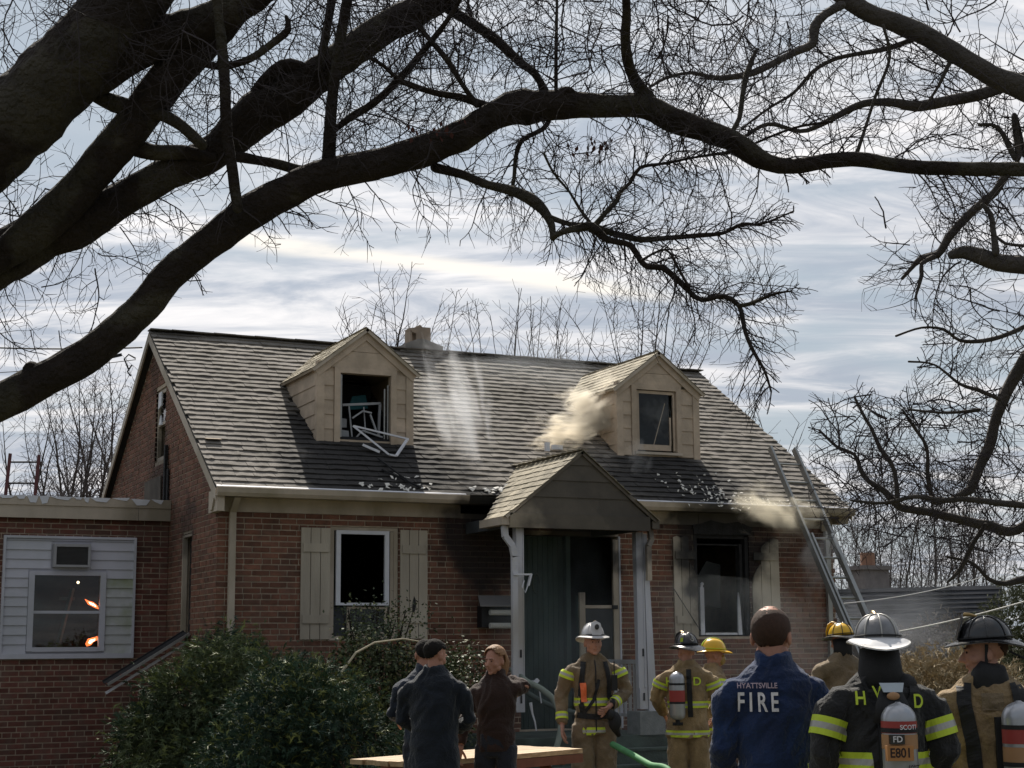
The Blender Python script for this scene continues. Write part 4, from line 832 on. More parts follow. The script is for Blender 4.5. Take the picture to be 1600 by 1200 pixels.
# ---- the right hand trees, trunks just outside the right edge
base = ground_at(1900, 11)
rt = Tree('tall bare tree reaching in from the upper right with thick dark limbs', base, m_bark_r, m_twig)
D = 11.0
mb = MB(); mb.smooth = True; mb.tube([Vector((0, 0, -.1)), Vector((0, 0, .4)), Vector((-.05, 0, 2.5)), rt.w(1880, 420, D), rt.w(1860, 250, D), rt.w(1830, 60, D)], [.5, .36, .30, .28, .24, .2], 14); mb.build('trunk', m_bark_r, rt.root)
def S2(pts, d=D, n=8, nm='branch'): l = rt.limb([(x, y, w_ * .88) for x, y, w_ in pts], d, nm, n, .04, .08); rl_.append(l); return l
rl_ = []
S2([(1845, 330, 40), (1760, 240, 30), (1680, 175, 24), (1600, 138, 22), (1550, 118, 18), (1500, 88, 18), (1450, 58, 18), (1400, 36, 17), (1350, 16, 16), (1290, -24, 15)], D, 12, 'limb')
S2([(1640, 112, 12), (1600, 122, 12), (1570, 134, 12), (1530, 148, 11), (1480, 158, 11), (1430, 166, 10), (1395, 160, 8), (1350, 162, 7), (1310, 180, 6), (1280, 196, 5), (1250, 205, 4), (1200, 194, 4), (1160, 216, 3)], D + .3)
S2([(1315, 8, 8), (1290, 22, 8), (1272, 42, 9), (1270, 68, 8), (1250, 78, 7), (1225, 90, 6), (1190, 108, 6), (1165, 117, 6), (1120, 122, 5), (1080, 114, 3), (1040, 122, 3), (1010, 140, 2.4)], (D, D - .6))
S2([(1430, 60, 5), (1385, 76, 5), (1330, 86, 4), (1300, 94, 4), (1270, 112, 3.6), (1240, 145, 3), (1200, 170, 2.4), (1160, 200, 2)], D + .2)
S2([(1380, 40, 3), (1390, 90, 3), (1368, 150, 3), (1352, 200, 3), (1340, 236, 4)], D - .1)
S2([(1490, 85, 4), (1478, 110, 4), (1466, 135, 3), (1450, 160, 2.4)], D - .1)
S2([(1570, 275, 7), (1555, 300, 8), (1525, 325, 8), (1500, 350, 8), (1482, 372, 8), (1465, 398, 7), (1440, 403, 6), (1425, 418, 4), (1410, 435, 3)], D + .1)
S2([(1458, 402, 5), (1440, 412, 4), (1440, 430, 4), (1430, 466, 2)], D + .1)
S2([(1600, 240, 5), (1585, 180, 5), (1590, 250, 6), (1560, 200, 4), (1530, 195, 3)], D + .2)
S2([(1845, 470, 30), (1740, 450, 24), (1640, 422, 17), (1600, 415, 17), (1560, 410, 16), (1530, 400, 15), (1505, 394, 12), (1488, 398, 9)], D - .2, 12, 'limb')
S2([(1556, 394, 7), (1552, 360, 5), (1548, 335, 5), (1535, 320, 4)], D - .2)
S2([(1548, 360, 3), (1570, 380, 3), (1620, 385, 3)], D - .2)
D2_ = D + .8
S2([(1845, 500, 26), (1700, 500, 17), (1620, 545, 14), (1600, 566, 12), (1580, 598, 11), (1565, 630, 10), (1553, 665, 9), (1545, 700, 10), (1530, 730, 9), (1520, 758, 9), (1512, 768, 8), (1490, 778, 5), (1465, 787, 3)], D2_, 10, 'limb')
S2([(1845, 620, 24), (1700, 700, 14), (1600, 822, 9), (1540, 820, 9), (1500, 812, 8), (1450, 800, 7), (1405, 792, 7), (1385, 770, 6), (1350, 745, 4), (1335, 710, 3.4), (1310, 700, 3), (1280, 672, 2)], D2_ + .3, 10, 'limb')
S2([(1640, 800, 6), (1600, 790, 6), (1560, 786, 6), (1510, 780, 5), (1470, 782, 5), (1430, 776, 4), (1380, 786, 3), (1330, 782, 2)], D2_ - .2)
S2([(1402, 785, 5), (1400, 750, 4), (1393, 725, 4), (1375, 700, 4), (1362, 670, 3), (1350, 650, 3), (1335, 620, 2)], D2_ + .2)
S2([(1460, 785, 4), (1450, 750, 4), (1448, 700, 3), (1430, 670, 3), (1410, 640, 2)], D2_)
S2([(1562, 624, 4), (1530, 610, 4), (1500, 600, 3), (1460, 570, 2), (1420, 565, 2)], D2_)
S2([(1530, 640, 3), (1480, 645, 2.4), (1420, 640, 2)], D2_)
S2([(1620, 500, 4), (1580, 520, 4), (1540, 532, 4), (1500, 532, 3), (1475, 515, 3), (1440, 512, 2), (1400, 525, 2)], D - .1)
S2([(1640, 905, 7), (1600, 905, 7), (1570, 912, 5), (1545, 905, 4), (1520, 880, 3), (1480, 870, 2.4)], D2_ + .4)
S2([(1540, 820, 4), (1520, 850, 4), (1500, 890, 4), (1480, 910, 2)], D2_)
limr = lambda x, y: (1262 < x < 1760 if y > 330 else 1000 < x < 1760) and -160 < y < 905 and not (x < 1345 + 22 * math.sin(y * .05) + 14 * math.sin(y * .17) and 262 < y < 590) and not (x < 1420 + (600 - y) * .3 and 505 < y < 600 + 18 * math.sin(x * .06))
for l in rl_: rt.feather(l, 8, (30, 140), 1.0, limr, grav=.2)
for i in range(95): x = r.uniform(1330, 1640); y = r.uniform(-80, 560); inb(limr, x, y) and rt.twig(x, y, D + r.uniform(-.6, 2.0), r.uniform(-3.1, 3.1), r.uniform(70, 190), r.uniform(.9, 2.0), 0, limr, grav=.3)
for i in range(170): x = r.uniform(1290, 1640) ; y = r.uniform(600, 890); inb(limr, x, y) and rt.twig(x, y, D2_ + r.uniform(-.4, 2.0), r.uniform(-3.1, .3), r.uniform(60, 150), r.uniform(.9, 1.7), 0, limr)
rt.done()
# ---- background trees
def back_tree(label, cx, top, ybase, depth, spread, nst, seed, r0=3.2, name='bare_tree', dense=1.0, lean=0, group='bare trees beyond the house'):
    global TR
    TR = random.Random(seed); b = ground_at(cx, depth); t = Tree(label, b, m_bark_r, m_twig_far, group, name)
    lim = lambda x, y: top - 12 < y
    H = ybase - top
    p0 = at(cx, ybase, depth); mb = MB(); mb.tube([Vector((0, 0, -.1)), Vector((0, 0, p0.z * .5)), p0 - b], [.16, .13, max(.05, r0 * depth / FPX)], 8); mb.build('trunk', m_bark_r, t.root)
    for i in range(nst):
        f = (i + .5) / nst * 2 - 1; a = -math.pi / 2 + f * spread + TR.uniform(-.08, .08); L = H * (1.05 - .30 * abs(f) - TR.uniform(0, .10) * (abs(f) > .25)) / max(.4, math.cos(f * spread * .8))
        pts = []; x = cx + f * 8; y = ybase; aa = a; n = max(3, int(L / 22))
        for k in range(n + 1):
            pts.append((x, y, max(.55, .62 * r0 * (1 - k / n) ** .8 * (1 if abs(f) < .3 else .7)))); aa += TR.gauss(0, .07) - (aa + math.pi / 2) * .06; x += math.cos(aa) * L / n; y += math.sin(aa) * L / n
        l = t.limb(pts, depth + TR.uniform(-1, 1), 'branch', 6, 0, .1)
        for j in range(2, len(l)):
            if TR.random() < .8 * dense: 
                s_ = TR.choice((-1, 1)); t.twig(l[j][0], l[j][1], l[j][3], -math.pi / 2 + s_ * TR.uniform(.3, .85), H * TR.uniform(.12, .38) * (1 - .6 * j / len(l)) + 14, max(.45, l[j][2] * .5), 1, lim, wig=.10, kids=1.0)
    t.done(); return t
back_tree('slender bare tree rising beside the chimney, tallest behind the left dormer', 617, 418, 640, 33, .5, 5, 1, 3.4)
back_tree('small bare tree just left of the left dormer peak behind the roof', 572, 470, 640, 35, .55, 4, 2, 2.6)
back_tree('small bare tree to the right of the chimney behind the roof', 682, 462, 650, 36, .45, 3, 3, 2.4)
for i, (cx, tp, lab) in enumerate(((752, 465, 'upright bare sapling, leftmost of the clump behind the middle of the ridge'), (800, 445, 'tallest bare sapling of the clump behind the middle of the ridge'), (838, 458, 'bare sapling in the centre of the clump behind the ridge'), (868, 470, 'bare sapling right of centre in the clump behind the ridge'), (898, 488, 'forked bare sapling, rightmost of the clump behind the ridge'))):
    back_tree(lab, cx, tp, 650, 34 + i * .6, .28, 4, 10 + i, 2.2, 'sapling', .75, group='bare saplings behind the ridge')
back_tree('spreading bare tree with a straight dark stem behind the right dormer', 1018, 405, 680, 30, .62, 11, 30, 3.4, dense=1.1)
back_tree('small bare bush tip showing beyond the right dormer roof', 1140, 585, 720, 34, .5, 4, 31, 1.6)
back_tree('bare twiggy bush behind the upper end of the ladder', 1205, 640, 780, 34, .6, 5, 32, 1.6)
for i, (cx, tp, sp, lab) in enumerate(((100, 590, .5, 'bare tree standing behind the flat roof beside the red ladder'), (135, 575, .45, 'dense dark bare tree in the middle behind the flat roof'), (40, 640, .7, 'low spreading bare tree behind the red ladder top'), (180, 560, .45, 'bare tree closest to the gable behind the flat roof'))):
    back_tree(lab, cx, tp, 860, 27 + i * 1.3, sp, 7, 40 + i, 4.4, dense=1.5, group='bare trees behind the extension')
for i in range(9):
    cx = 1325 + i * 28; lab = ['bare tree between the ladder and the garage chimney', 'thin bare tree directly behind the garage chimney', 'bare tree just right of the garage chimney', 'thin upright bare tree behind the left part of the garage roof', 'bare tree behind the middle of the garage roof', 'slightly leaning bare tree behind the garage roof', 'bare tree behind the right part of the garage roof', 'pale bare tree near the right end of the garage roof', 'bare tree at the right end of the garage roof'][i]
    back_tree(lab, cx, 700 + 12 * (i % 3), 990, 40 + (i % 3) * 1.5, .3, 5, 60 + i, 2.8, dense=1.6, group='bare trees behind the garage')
TR = random.Random(99)
# ================================================================ SHRUBS
def V3(r): return Vector((r.gauss(0, .2), r.gauss(0, .2), r.gauss(0, .2)))
def shrub(label, cx, depth, blobs, leaf, n, mat, seed, name='evergreen_shrub', kind='spray', holes=0, group=None, matb=None):
    """blobs: (x px, y px, rx m, rz m) ; foliage fills the blobs' shells in loose clumps"""
    r = random.Random(seed); base = ground_at(cx, depth); root = empty(name, base, 0, label, 'shrub', group)
    B = [(at(x, y, depth + dd) - base, rx, rz) for x, y, rx, rz, dd in blobs]
    st = MB()
    for c, rx, rz in B:
        for k in range(3): m_ = Vector((c.x * .5 + r.uniform(-.1, .1), c.y * .5, max(.1, c.z * .5))); st.tube([Vector((r.uniform(-.1, .1), r.uniform(-.1, .1), 0)), m_, c + Vector((r.uniform(-.3, .3) * rx, r.uniform(-.3, .3) * rx, r.uniform(0, .5) * rz))], [.022, .015, .005], 5)
    st.build('stems', m_bark, root, kind='stuff')
    mb = MB(); mats = mat if isinstance(mat, list) else [mat]
    tot = sum(rx * rx * rz for c, rx, rz in B); clumps = []
    for c, rx, rz in B:
        for k in range(int(260 * (rx * rx * rz / tot) ** .8) + 6):
            v = Vector((r.gauss(0, 1), r.gauss(0, 1), r.gauss(0, 1))).normalized(); q = r.uniform(.45, 1.06) ** .5; p = c + Vector((v.x * rx * q, v.y * rx * .8 * q, v.z * rz * q))
            if p.z > .03: clumps.append((p, v))
    for i in range(n):
        p, v = r.choice(clumps); s = .10
        q = p + Vector((r.gauss(0, s), r.gauss(0, s), r.gauss(0, s * .7)))
        if kind == 'spray':
            d = (v * .8 + Vector((r.gauss(0, .5), r.gauss(0, .5), r.gauss(-.05, .35)))).normalized(); L = leaf * r.uniform(.6, 1.5); w = L * .085; sd = d.cross(Vector((r.gauss(0, 1), r.gauss(0, 1), r.gauss(0, 1)))).normalized(); e = q + d * L - Vector((0, 0, L * .2))
            mb.mi = 1 if len(mats) > 1 and r.random() < .10 + .35 * (v.z > .45) * (p.z * 7 % 1 < .5) else 0  # paler sprays come more often on upward-facing clumps
            mb.add([q - sd * w * .4, q + d * L * .5 - sd * w, e, q + d * L * .5 + sd * w, q + sd * w * .4], [(0, 1, 2), (0, 2, 4), (4, 2, 3)])
            for sg in (-1, 1):
                for fr_ in (.2, .5): b_ = q + d * L * fr_; f = b_ + (d * .7 + sd * sg * .7 + V3(r)) * L * .5; mb.add([b_ - d * w * .6, f, b_ + d * w * .6], [(0, 1, 2)])
        else:
            L = leaf * r.uniform(.6, 1.3); a = Vector((r.gauss(0, 1), r.gauss(0, 1), r.gauss(0, .7))).normalized(); b = a.cross(Vector((r.gauss(0, 1), r.gauss(0, 1), r.gauss(0, 1)))).normalized()
            mb.mi = 1 if len(mats) > 1 and r.random() < .10 else 0
            mb.add([q, q + a * L * .5 + b * L * .3, q + a * L, q + a * L * .5 - b * L * .3], [(0, 1, 2), (0, 2, 3)])
    mb.build('foliage', mats, root, kind='stuff'); return root
m_yew = M('yew_foliage', (.036, .068, .038), .75, .5, 3, col2=(.022, .046, .034), island=.4); m_yewt = M('yew_pale_tips', (.13, .15, .045), .6, .4, 4, island=.3)
m_jun = M('juniper_foliage', (.075, .095, .045), .75, .5, 3, col2=(.030, .052, .030), island=.4); m_holly = M('small_leaf_foliage', (.055, .07, .028), .6, .4, 5, col2=(.035, .05, .025), island=.4); m_hollyt = M('pale_leaf', (.20, .20, .08), .5, .3, 5)
shrub('broad dark green yew at the left front corner of the house', 300, 16.2, [(315, 1110, .62, .50, 0), (350, 1040, .32, .30, .2), (400, 1090, .50, .45, 0), (245, 1170, .36, .45, -.2), (340, 1190, .75, .40, -.4), (275, 1085, .26, .24, 0), (215, 1150, .20, .12, 0), (205, 1190, .2, .2, 0)], .085, 15000, [m_jun, m_yewt], 1)
shrub('tall dark tip of yew standing against the cream downspout', 352, 17.0, [(350, 1015, .24, .22, 0), (355, 1060, .36, .4, 0)], .07, 3000, [m_yew, m_yewt], 2)
shrub('rounded dark yew with yellow green tips below the front window', 480, 15.0, [(470, 1120, .62, .48, 0), (455, 1062, .32, .16, 0), (540, 1160, .55, .40, -.2), (420, 1180, .6, .40, -.3), (510, 1090, .34, .25, 0)], .075, 13000, [m_yew, m_yewt], 3)
shrub('loose leafy shrub with small yellow green leaves climbing the front window', 610, 16.8, [(590, 1075, .60, .36, 0), (660, 1070, .40, .34, 0), (600, 1010, .40, .16, 0), (560, 1030, .30, .16, .1), (715, 1050, .24, .34, 0), (650, 1130, .55, .5, -.2), (700, 1110, .3, .5, 0)], .045, 13000, [m_holly, m_hollyt], 4, 'leafy_shrub', 'leaf')
shrub('thin sprigs of small leaves reaching over the window sill', 580, 17.4, [(585, 950, .22, .05, 0), (540, 952, .10, .05, 0), (640, 955, .22, .05, 0), (600, 975, .4, .12, 0)], .04, 750, [m_holly, m_hollyt], 5, 'vine', 'leaf')
a = MB(); a.tube([at(522, 1080, 15.6), at(534, 1050, 15.6), at(556, 1020, 15.7), at(585, 1004, 15.8), at(630, 998, 15.9), at(660, 1003, 15.9)], [.014, .014, .012, .010, .009, .006], 6); a.build('bare_cane', M('pale_stem', (.42, .37, .27), .8, .2, 8), label='pale arching bare cane over the shrubs below the window', cat='cane')
m_straw = M('dry_straw', (.30, .24, .15), .8, .35, 5, island=.3)
shrub('dry straw coloured bush behind the two front firefighters', 1475, 17, [(1470, 1090, .8, .42, 0), (1430, 1110, .5, .4, 0), (1530, 1110, .5, .5, 0)], .10, 7000, m_straw, 6, 'dry_bush')
m_mid = M('hazy_green_foliage', (.10, .11, .06), .8, .4, 4, island=.3)
shrub('olive green evergreen bush at the right edge beyond the garage', 1580, 26, [(1590, 990, .75, .75, 0), (1560, 1040, .7, .7, 0), (1640, 960, .6, .9, 0)], .10, 7000, m_mid, 7)
shrub('bare brown twiggy bush in front of the grey garage', 1500, 28, [(1490, 1010, 1.0, .5, 0), (1440, 1020, .7, .35, 0)], .12, 2500, M('twiggy_brown', (.10, .085, .07), .9, .3), 8, 'twiggy_bush')
# ================================================================ PEOPLE
def bm_eval(mb, voxel, smooth=2, name='tmp'):
    me = mb.mesh(name, m_black); o = bpy.data.objects.new(name, me); COL.objects.link(o)
    md = o.modifiers.new('r', 'REMESH'); md.mode = 'VOXEL'; md.voxel_size = voxel
    if smooth: sm = o.modifiers.new('s', 'SMOOTH'); sm.iterations = smooth; sm.factor = .6
    dg = bpy.context.evaluated_depsgraph_get(); me2 = bpy.data.meshes.new_from_object(o.evaluated_get(dg), depsgraph=dg)
    bpy.data.objects.remove(o); bpy.data.meshes.remove(me); return me2
def finish(me, name, mats, parent, matfn=None, folds=None, vmove=None):
    me.materials.clear()
    for m in mats: me.materials.append(m)
    n = len(me.vertices); co = np.empty(n * 3); me.vertices.foreach_get('co', co); co = co.reshape(-1, 3)
    if folds:
        me.update(); no = np.empty(n * 3); me.vertices.foreach_get('normal', no); no = no.reshape(-1, 3); amp, sc, sq = folds
        def fold(p):
            q = V(p[0] * sc, p[1] * sc, p[2] * sc * sq); w = noise.noise_vector(q * .7) * .8; q = q + w
            a = noise.noise(q); b = 1 - 2.2 * abs(noise.noise(q * 1.6 + V(9, 2, 4))); c = 1 - 2.2 * abs(noise.noise(q * 3.4 + V(1, 8, 3)))
            return .9 * a + .55 * b + .22 * c - .4
        dsp = np.array([fold(p) for p in co])
        co = co + no * (amp * dsp)[:, None]; me.vertices.foreach_set('co', co.ravel())
    if matfn:
        pc = np.empty(len(me.polygons) * 3); me.polygons.foreach_get('center', pc); pc = pc.reshape(-1, 3)
        me.polygons.foreach_set('material_index', [int(matfn(p)) for p in pc])
    me.polygons.foreach_set('use_smooth', [True] * len(me.polygons)); me.update(); me.name = name
    return inst(name, me, parent)
def bvh(o): me = o.data; return BVHTree.FromPolygons([v.co.copy() for v in me.vertices], [tuple(p.vertices) for p in me.polygons])
def V(*a): return Vector(a)
FONT = None
def text_mesh(txt, size, spacing=1.0):
    cu = bpy.data.curves.new('t', 'FONT'); cu.body = txt; cu.size = size; cu.align_x = 'CENTER'; cu.align_y = 'CENTER'; cu.space_character = spacing; cu.offset = size * .018
    o = bpy.data.objects.new('t', cu); COL.objects.link(o); dg = bpy.context.evaluated_depsgraph_get(); me = bpy.data.meshes.new_from_object(o.evaluated_get(dg), depsgraph=dg)
    bpy.data.objects.remove(o); return me
def text_on(tree, txt, size, x, z, mat, parent, side=1, off=.004, squeeze=1.0, name='lettering', arc=0, spacing=1.0, yfix=None):
    """lettering laid on the back (side=+1) or front (-1) of a garment"""
    me = text_mesh(txt, size, spacing)
    for v in me.vertices:
        # seen from behind (side=+1, looking along -Y from +Y) local +X runs to the viewer's left
        X = x - side * v.co.x * squeeze; Z = z + v.co.y - arc * v.co.x ** 2
        if yfix is not None: v.co = V(X, yfix, Z); continue
        y = max([side * q[0].y for q in (tree.ray_cast(V(X + a_, side * 1.0, Z + b_), V(0, -side, 0)) for a_ in (-.014, 0, .014) for b_ in (-.014, 0, .014)) if q[0]] or [.1]) * side
        v.co = V(X, y + side * off, Z)
    me.materials.clear(); me.materials.append(mat); return inst(name, me, parent)
def strip_on(tree, pts, w, mats, parent, side=1, off=.006, name='strap', n=14, th=0):
    """ribbon along (x, z) points on the front or back of a garment"""
    P = [Vector((p[0], 0, p[1])) for p in pts]; Q = []
    for a, b in zip(P, P[1:]):
        for i in range(n): Q.append(a.lerp(b, i / n))
    Q.append(P[-1]); mb = MB(); mb.smooth = False; rows = [-w / 2, -w / 6, w / 6, w / 2] if isinstance(mats, list) else [-w / 2, 0, w / 2]; vs = []; ok = []
    for i, q in enumerate(Q):
        d = (Q[min(i + 1, len(Q) - 1)] - Q[max(i - 1, 0)]).normalized(); nn = V(-d.z, 0, d.x)
        for r_ in rows:
            p = q + nn * r_; h = tree.ray_cast(V(p.x, side * 1.0, p.z), V(0, -side, 0)); y = (h[0].y if h[0] else 0); vs.append(V(p.x, y + side * off, p.z)); ok.append(h[0] is not None)
    k = len(rows); b0 = len(mb.v)
    for i in range(len(Q) - 1):
        for j in range(k - 1):
            ids = (i * k + j, i * k + j + 1, (i + 1) * k + j + 1, (i + 1) * k + j)
            if all(ok[a] for a in ids): mb.mi = 1 if isinstance(mats, list) and j == 1 else 0; mb.f.append(ids); mb.m.append(mb.mi)
    mb.v = [tuple(v) for v in vs]
    return mb.build(name, mats, parent)
def ring_on(tree, c, axis, w, mats, parent, rmax=.2, off=.005, name='reflective_band', inside=False, n=40, gap=None):
    """reflective band round a limb or the trunk"""
    c = Vector(c); axis = Vector(axis).normalized(); x = axis.cross(V(0, 1, .01)).normalized() if abs(axis.y) < .9 else V(1, 0, 0); y = axis.cross(x); rows = [-w / 2, -w / 6, w / 6, w / 2]; vs = []
    for i in range(n):
        t = 2 * math.pi * i / n; d = x * math.cos(t) + y * math.sin(t)
        for r_ in rows:
            o = c + axis * r_
            if inside: h = tree.ray_cast(o, d, .6); p = h[0] + d * off if h[0] else o + d * .2
            else:
                h = tree.ray_cast(o + d * rmax, -d, rmax); p = h[0] + d * off if h[0] else o + d * .06
            vs.append(p)
    if not inside:   # where the sleeve touches the coat keep the sleeve's own radius
        rr = [(v - c - axis * (v - c).dot(axis)).length for v in vs]; md = sorted(rr)[int(len(rr) * .4)]
        for i, v in enumerate(vs):
            o = c + axis * (v - c).dot(axis)
            k4 = len(rr); sm_ = sum(min(max(rr[(i + 4 * q) % k4], md * .88), md * 1.12) for q in (-3, -2, -1, 0, 1, 2, 3)) / 7; tgt = max(sm_ + .003, min(rr[i], md * 1.10)) ; vs[i] = o + (v - o) * (tgt / max(rr[i], 1e-4))
    mb = MB(); mb.v = [tuple(v) for v in vs]
    for i in range(n):
        for j in range(3): mb.f.append((i * 4 + j, i * 4 + j + 1, ((i + 1) % n) * 4 + j + 1, ((i + 1) % n) * 4 + j)); mb.m.append(1 if j == 1 else 0)
    return mb.build(name, mats, parent)
# materials
m_skin = M('skin', (.40, .20, .14), .55, .12, 12, .15, 90, obj=True); m_skin_red = M('flushed_skin', (.40, .21, .155), .55, .12, 12, .15, 90, obj=True)
m_hairdk = M('dark_hair', (.010, .008, .007), .95, .3, 40, .5, 200); m_stubble = M('cropped_hair', (.050, .026, .018), .8, .3, 60, .6, 300, obj=True); m_blond = M('red_blond_hair', (.26, .14, .07), .6, .3, 20, .6, 150, stretch=(1, 1, .2))
def cloth(name, c, c2=None, **k): return M(name, c, .9, .38, 7, .9, 70, col2=c2, obj=True, sheen=k.pop('sheen', .15), **k)
m_navy = cloth('navy_jacket_cloth', (.012, .028, .085), (.010, .020, .060)); m_navyd = cloth('dark_navy_coat', (.010, .014, .022)); m_slate = cloth('slate_jacket', (.018, .025, .042)); m_jeans = cloth('dark_trousers', (.018, .020, .028))
m_brown = cloth('brown_jacket_cloth', (.035, .018, .014)); m_tanc = cloth('tan_turnout_cloth', (.27, .19, .10), (.21, .145, .08)); m_tand = cloth('dull_tan_turnout_cloth', (.19, .14, .085), (.15, .11, .07)); m_blk = cloth('black_turnout_cloth', (.022, .022, .024))
m_lime = M('lime_tape', (.50, .62, .045), .5, .08, 20, obj=True); m_lime.node_tree.nodes['Principled BSDF'].inputs['Emission Strength'].default_value = 0
m_silver = M('silver_tape', (.38, .37, .35), .35, .08, 30, obj=True, metal=.2); m_strap = M('black_webbing', (.016, .016, .018), .7, .2, 30, .3, 200, obj=True)
m_helm_b = M('black_helmet', (.018, .018, .02), .22, .15, 6, spec=.6, obj=True); m_helm_w = M('white_helmet', (.62, .62, .64), .3, .12, 9, spec=.5, obj=True, col2=(.45, .44, .44)); m_helm_g = M('smoky_grey_helmet', (.15, .15, .16), .28, .3, 9, .2, 40, spec=.6, obj=True, col2=(.08, .08, .09)); m_helm_y = M('yellow_helmet', (.72, .42, .02), .3, .1, 9, spec=.5, obj=True)
m_tank = M('tank_grey', (.36, .37, .40), .3, .1, 8, metal=.5, obj=True); m_tankr = M('tank_red_label', (.30, .045, .04), .45, .08, 8, obj=True); m_tanko = M('tank_tan_label', (.36, .20, .10), .5, .1, 8, obj=True); m_tankl = M('tank_lime_label', (.45, .50, .20), .5, .1, 8, obj=True)
m_letter = M('white_print', (.62, .60, .62), .8, .25, 30, obj=True); m_letterr = M('faded_pink_print', (.46, .36, .42), .8, .25, 30, obj=True); m_dktext = M('dark_print', (.03, .02, .02), .8); m_eye = M('eye_dark', (.02, .015, .012), .2); m_orange = M('orange_tape', (.72, .16, .06), .6, .1); m_plaque = M('orange_plaque', (.40, .19, .07), .6, .1, obj=True)
m_boot = M('rubber_boot', (.02, .02, .022), .5, .2); m_patch = M('orange_back_patch', (.55, .18, .10), .8, .2)
def hand(mb, wrist, d, palmn, scale=1.0, curl=.5, thumb_side=1):
    """palm and five unequal bent fingers; d: direction of the hand, palmn: normal of the palm"""
    d = Vector(d).normalized(); pn = Vector(palmn); pn = (pn - d * pn.dot(d)).normalized(); s = d.cross(pn) * thumb_side; k = scale
    w = Vector(wrist); mb.tube([w - d * .03 * k, w + d * .005 * k, w + d * .045 * k, w + d * .088 * k], [(.026 * k, .02 * k), (.030 * k, .018 * k), (.041 * k, .016 * k), (.040 * k, .013 * k)], 10, lat=s)
    for i, (o, L) in enumerate(((.030, .072), (.010, .082), (-.011, .076), (-.031, .060))):
        p = w + d * .082 * k + s * o * k; dd = d; P = [p - d * .02 * k]; rr = [.0095 * k]
        for j, f in enumerate((.44, .32, .24)):
            P.append(p); rr.append((.0092, .0084, .0078)[j] * k); dd = (dd + pn * curl * (.6 + .25 * j)).normalized(); p = p + dd * L * f * k
        P.append(p); rr.append(.0062 * k); mb.tube(P, rr, 7, lat=s)
    p = w + d * .022 * k + s * .030 * k; dd = (d * .55 + s * .8 + pn * .25).normalized(); P = [p - s * .015 * k, p]; rr = [.012 * k, .012 * k]
    for L in (.034, .028, .022): p = p + dd * L * k; P.append(p); rr.append(.0105 * k); dd = (dd + d * .35 + pn * .2 * curl).normalized()
    rr[-1] = .0072 * k; mb.tube(P, rr, 7)
def head_parts(mb, c, yaw, pitch, s=1.0):
    """skull, face and ears; the face looks along -Y before the turn"""
    Rm = (Matrix.Rotation(yaw, 4, 'Z') @ Matrix.Rotation(pitch, 4, 'X')).to_3x3(); c = Vector(c)
    def b(p, r): mb.ball(c + Rm @ (Vector(p) * s), tuple(q * s for q in r), 16, Rm)
    b((0, .012, .035), (.076, .096, .085)); b((0, -.022, -.01), (.066, .078, .088)); b((0, -.045, -.072), (.044, .042, .036)); b((0, -.078, -.098), (.022, .016, .016))      # cranium, face, jaw, chin
    for sx in (-1, 1): b((sx * .042, -.052, -.028), (.024, .030, .026)); b((sx * .076, .008, -.012), (.010, .020, .031)); b((sx * .026, -.088, .022), (.024, .012, .009)); b((sx * .047, -.02, -.062), (.018, .04, .022))   # cheeks, ears, brow, jaw angle
    mb.tube([c + Rm @ V(0, -.088, .012) * s, c + Rm @ V(0, -.110, -.012) * s, c + Rm @ V(0, -.126, -.028) * s, c + Rm @ V(0, -.092, -.036) * s], [.009 * s, .011 * s, .014 * s, .013 * s], 8)
    b((0, -.090, -.055), (.024, .012, .0065)); b((0, -.088, -.066), (.021, .012, .0075))
    return Rm
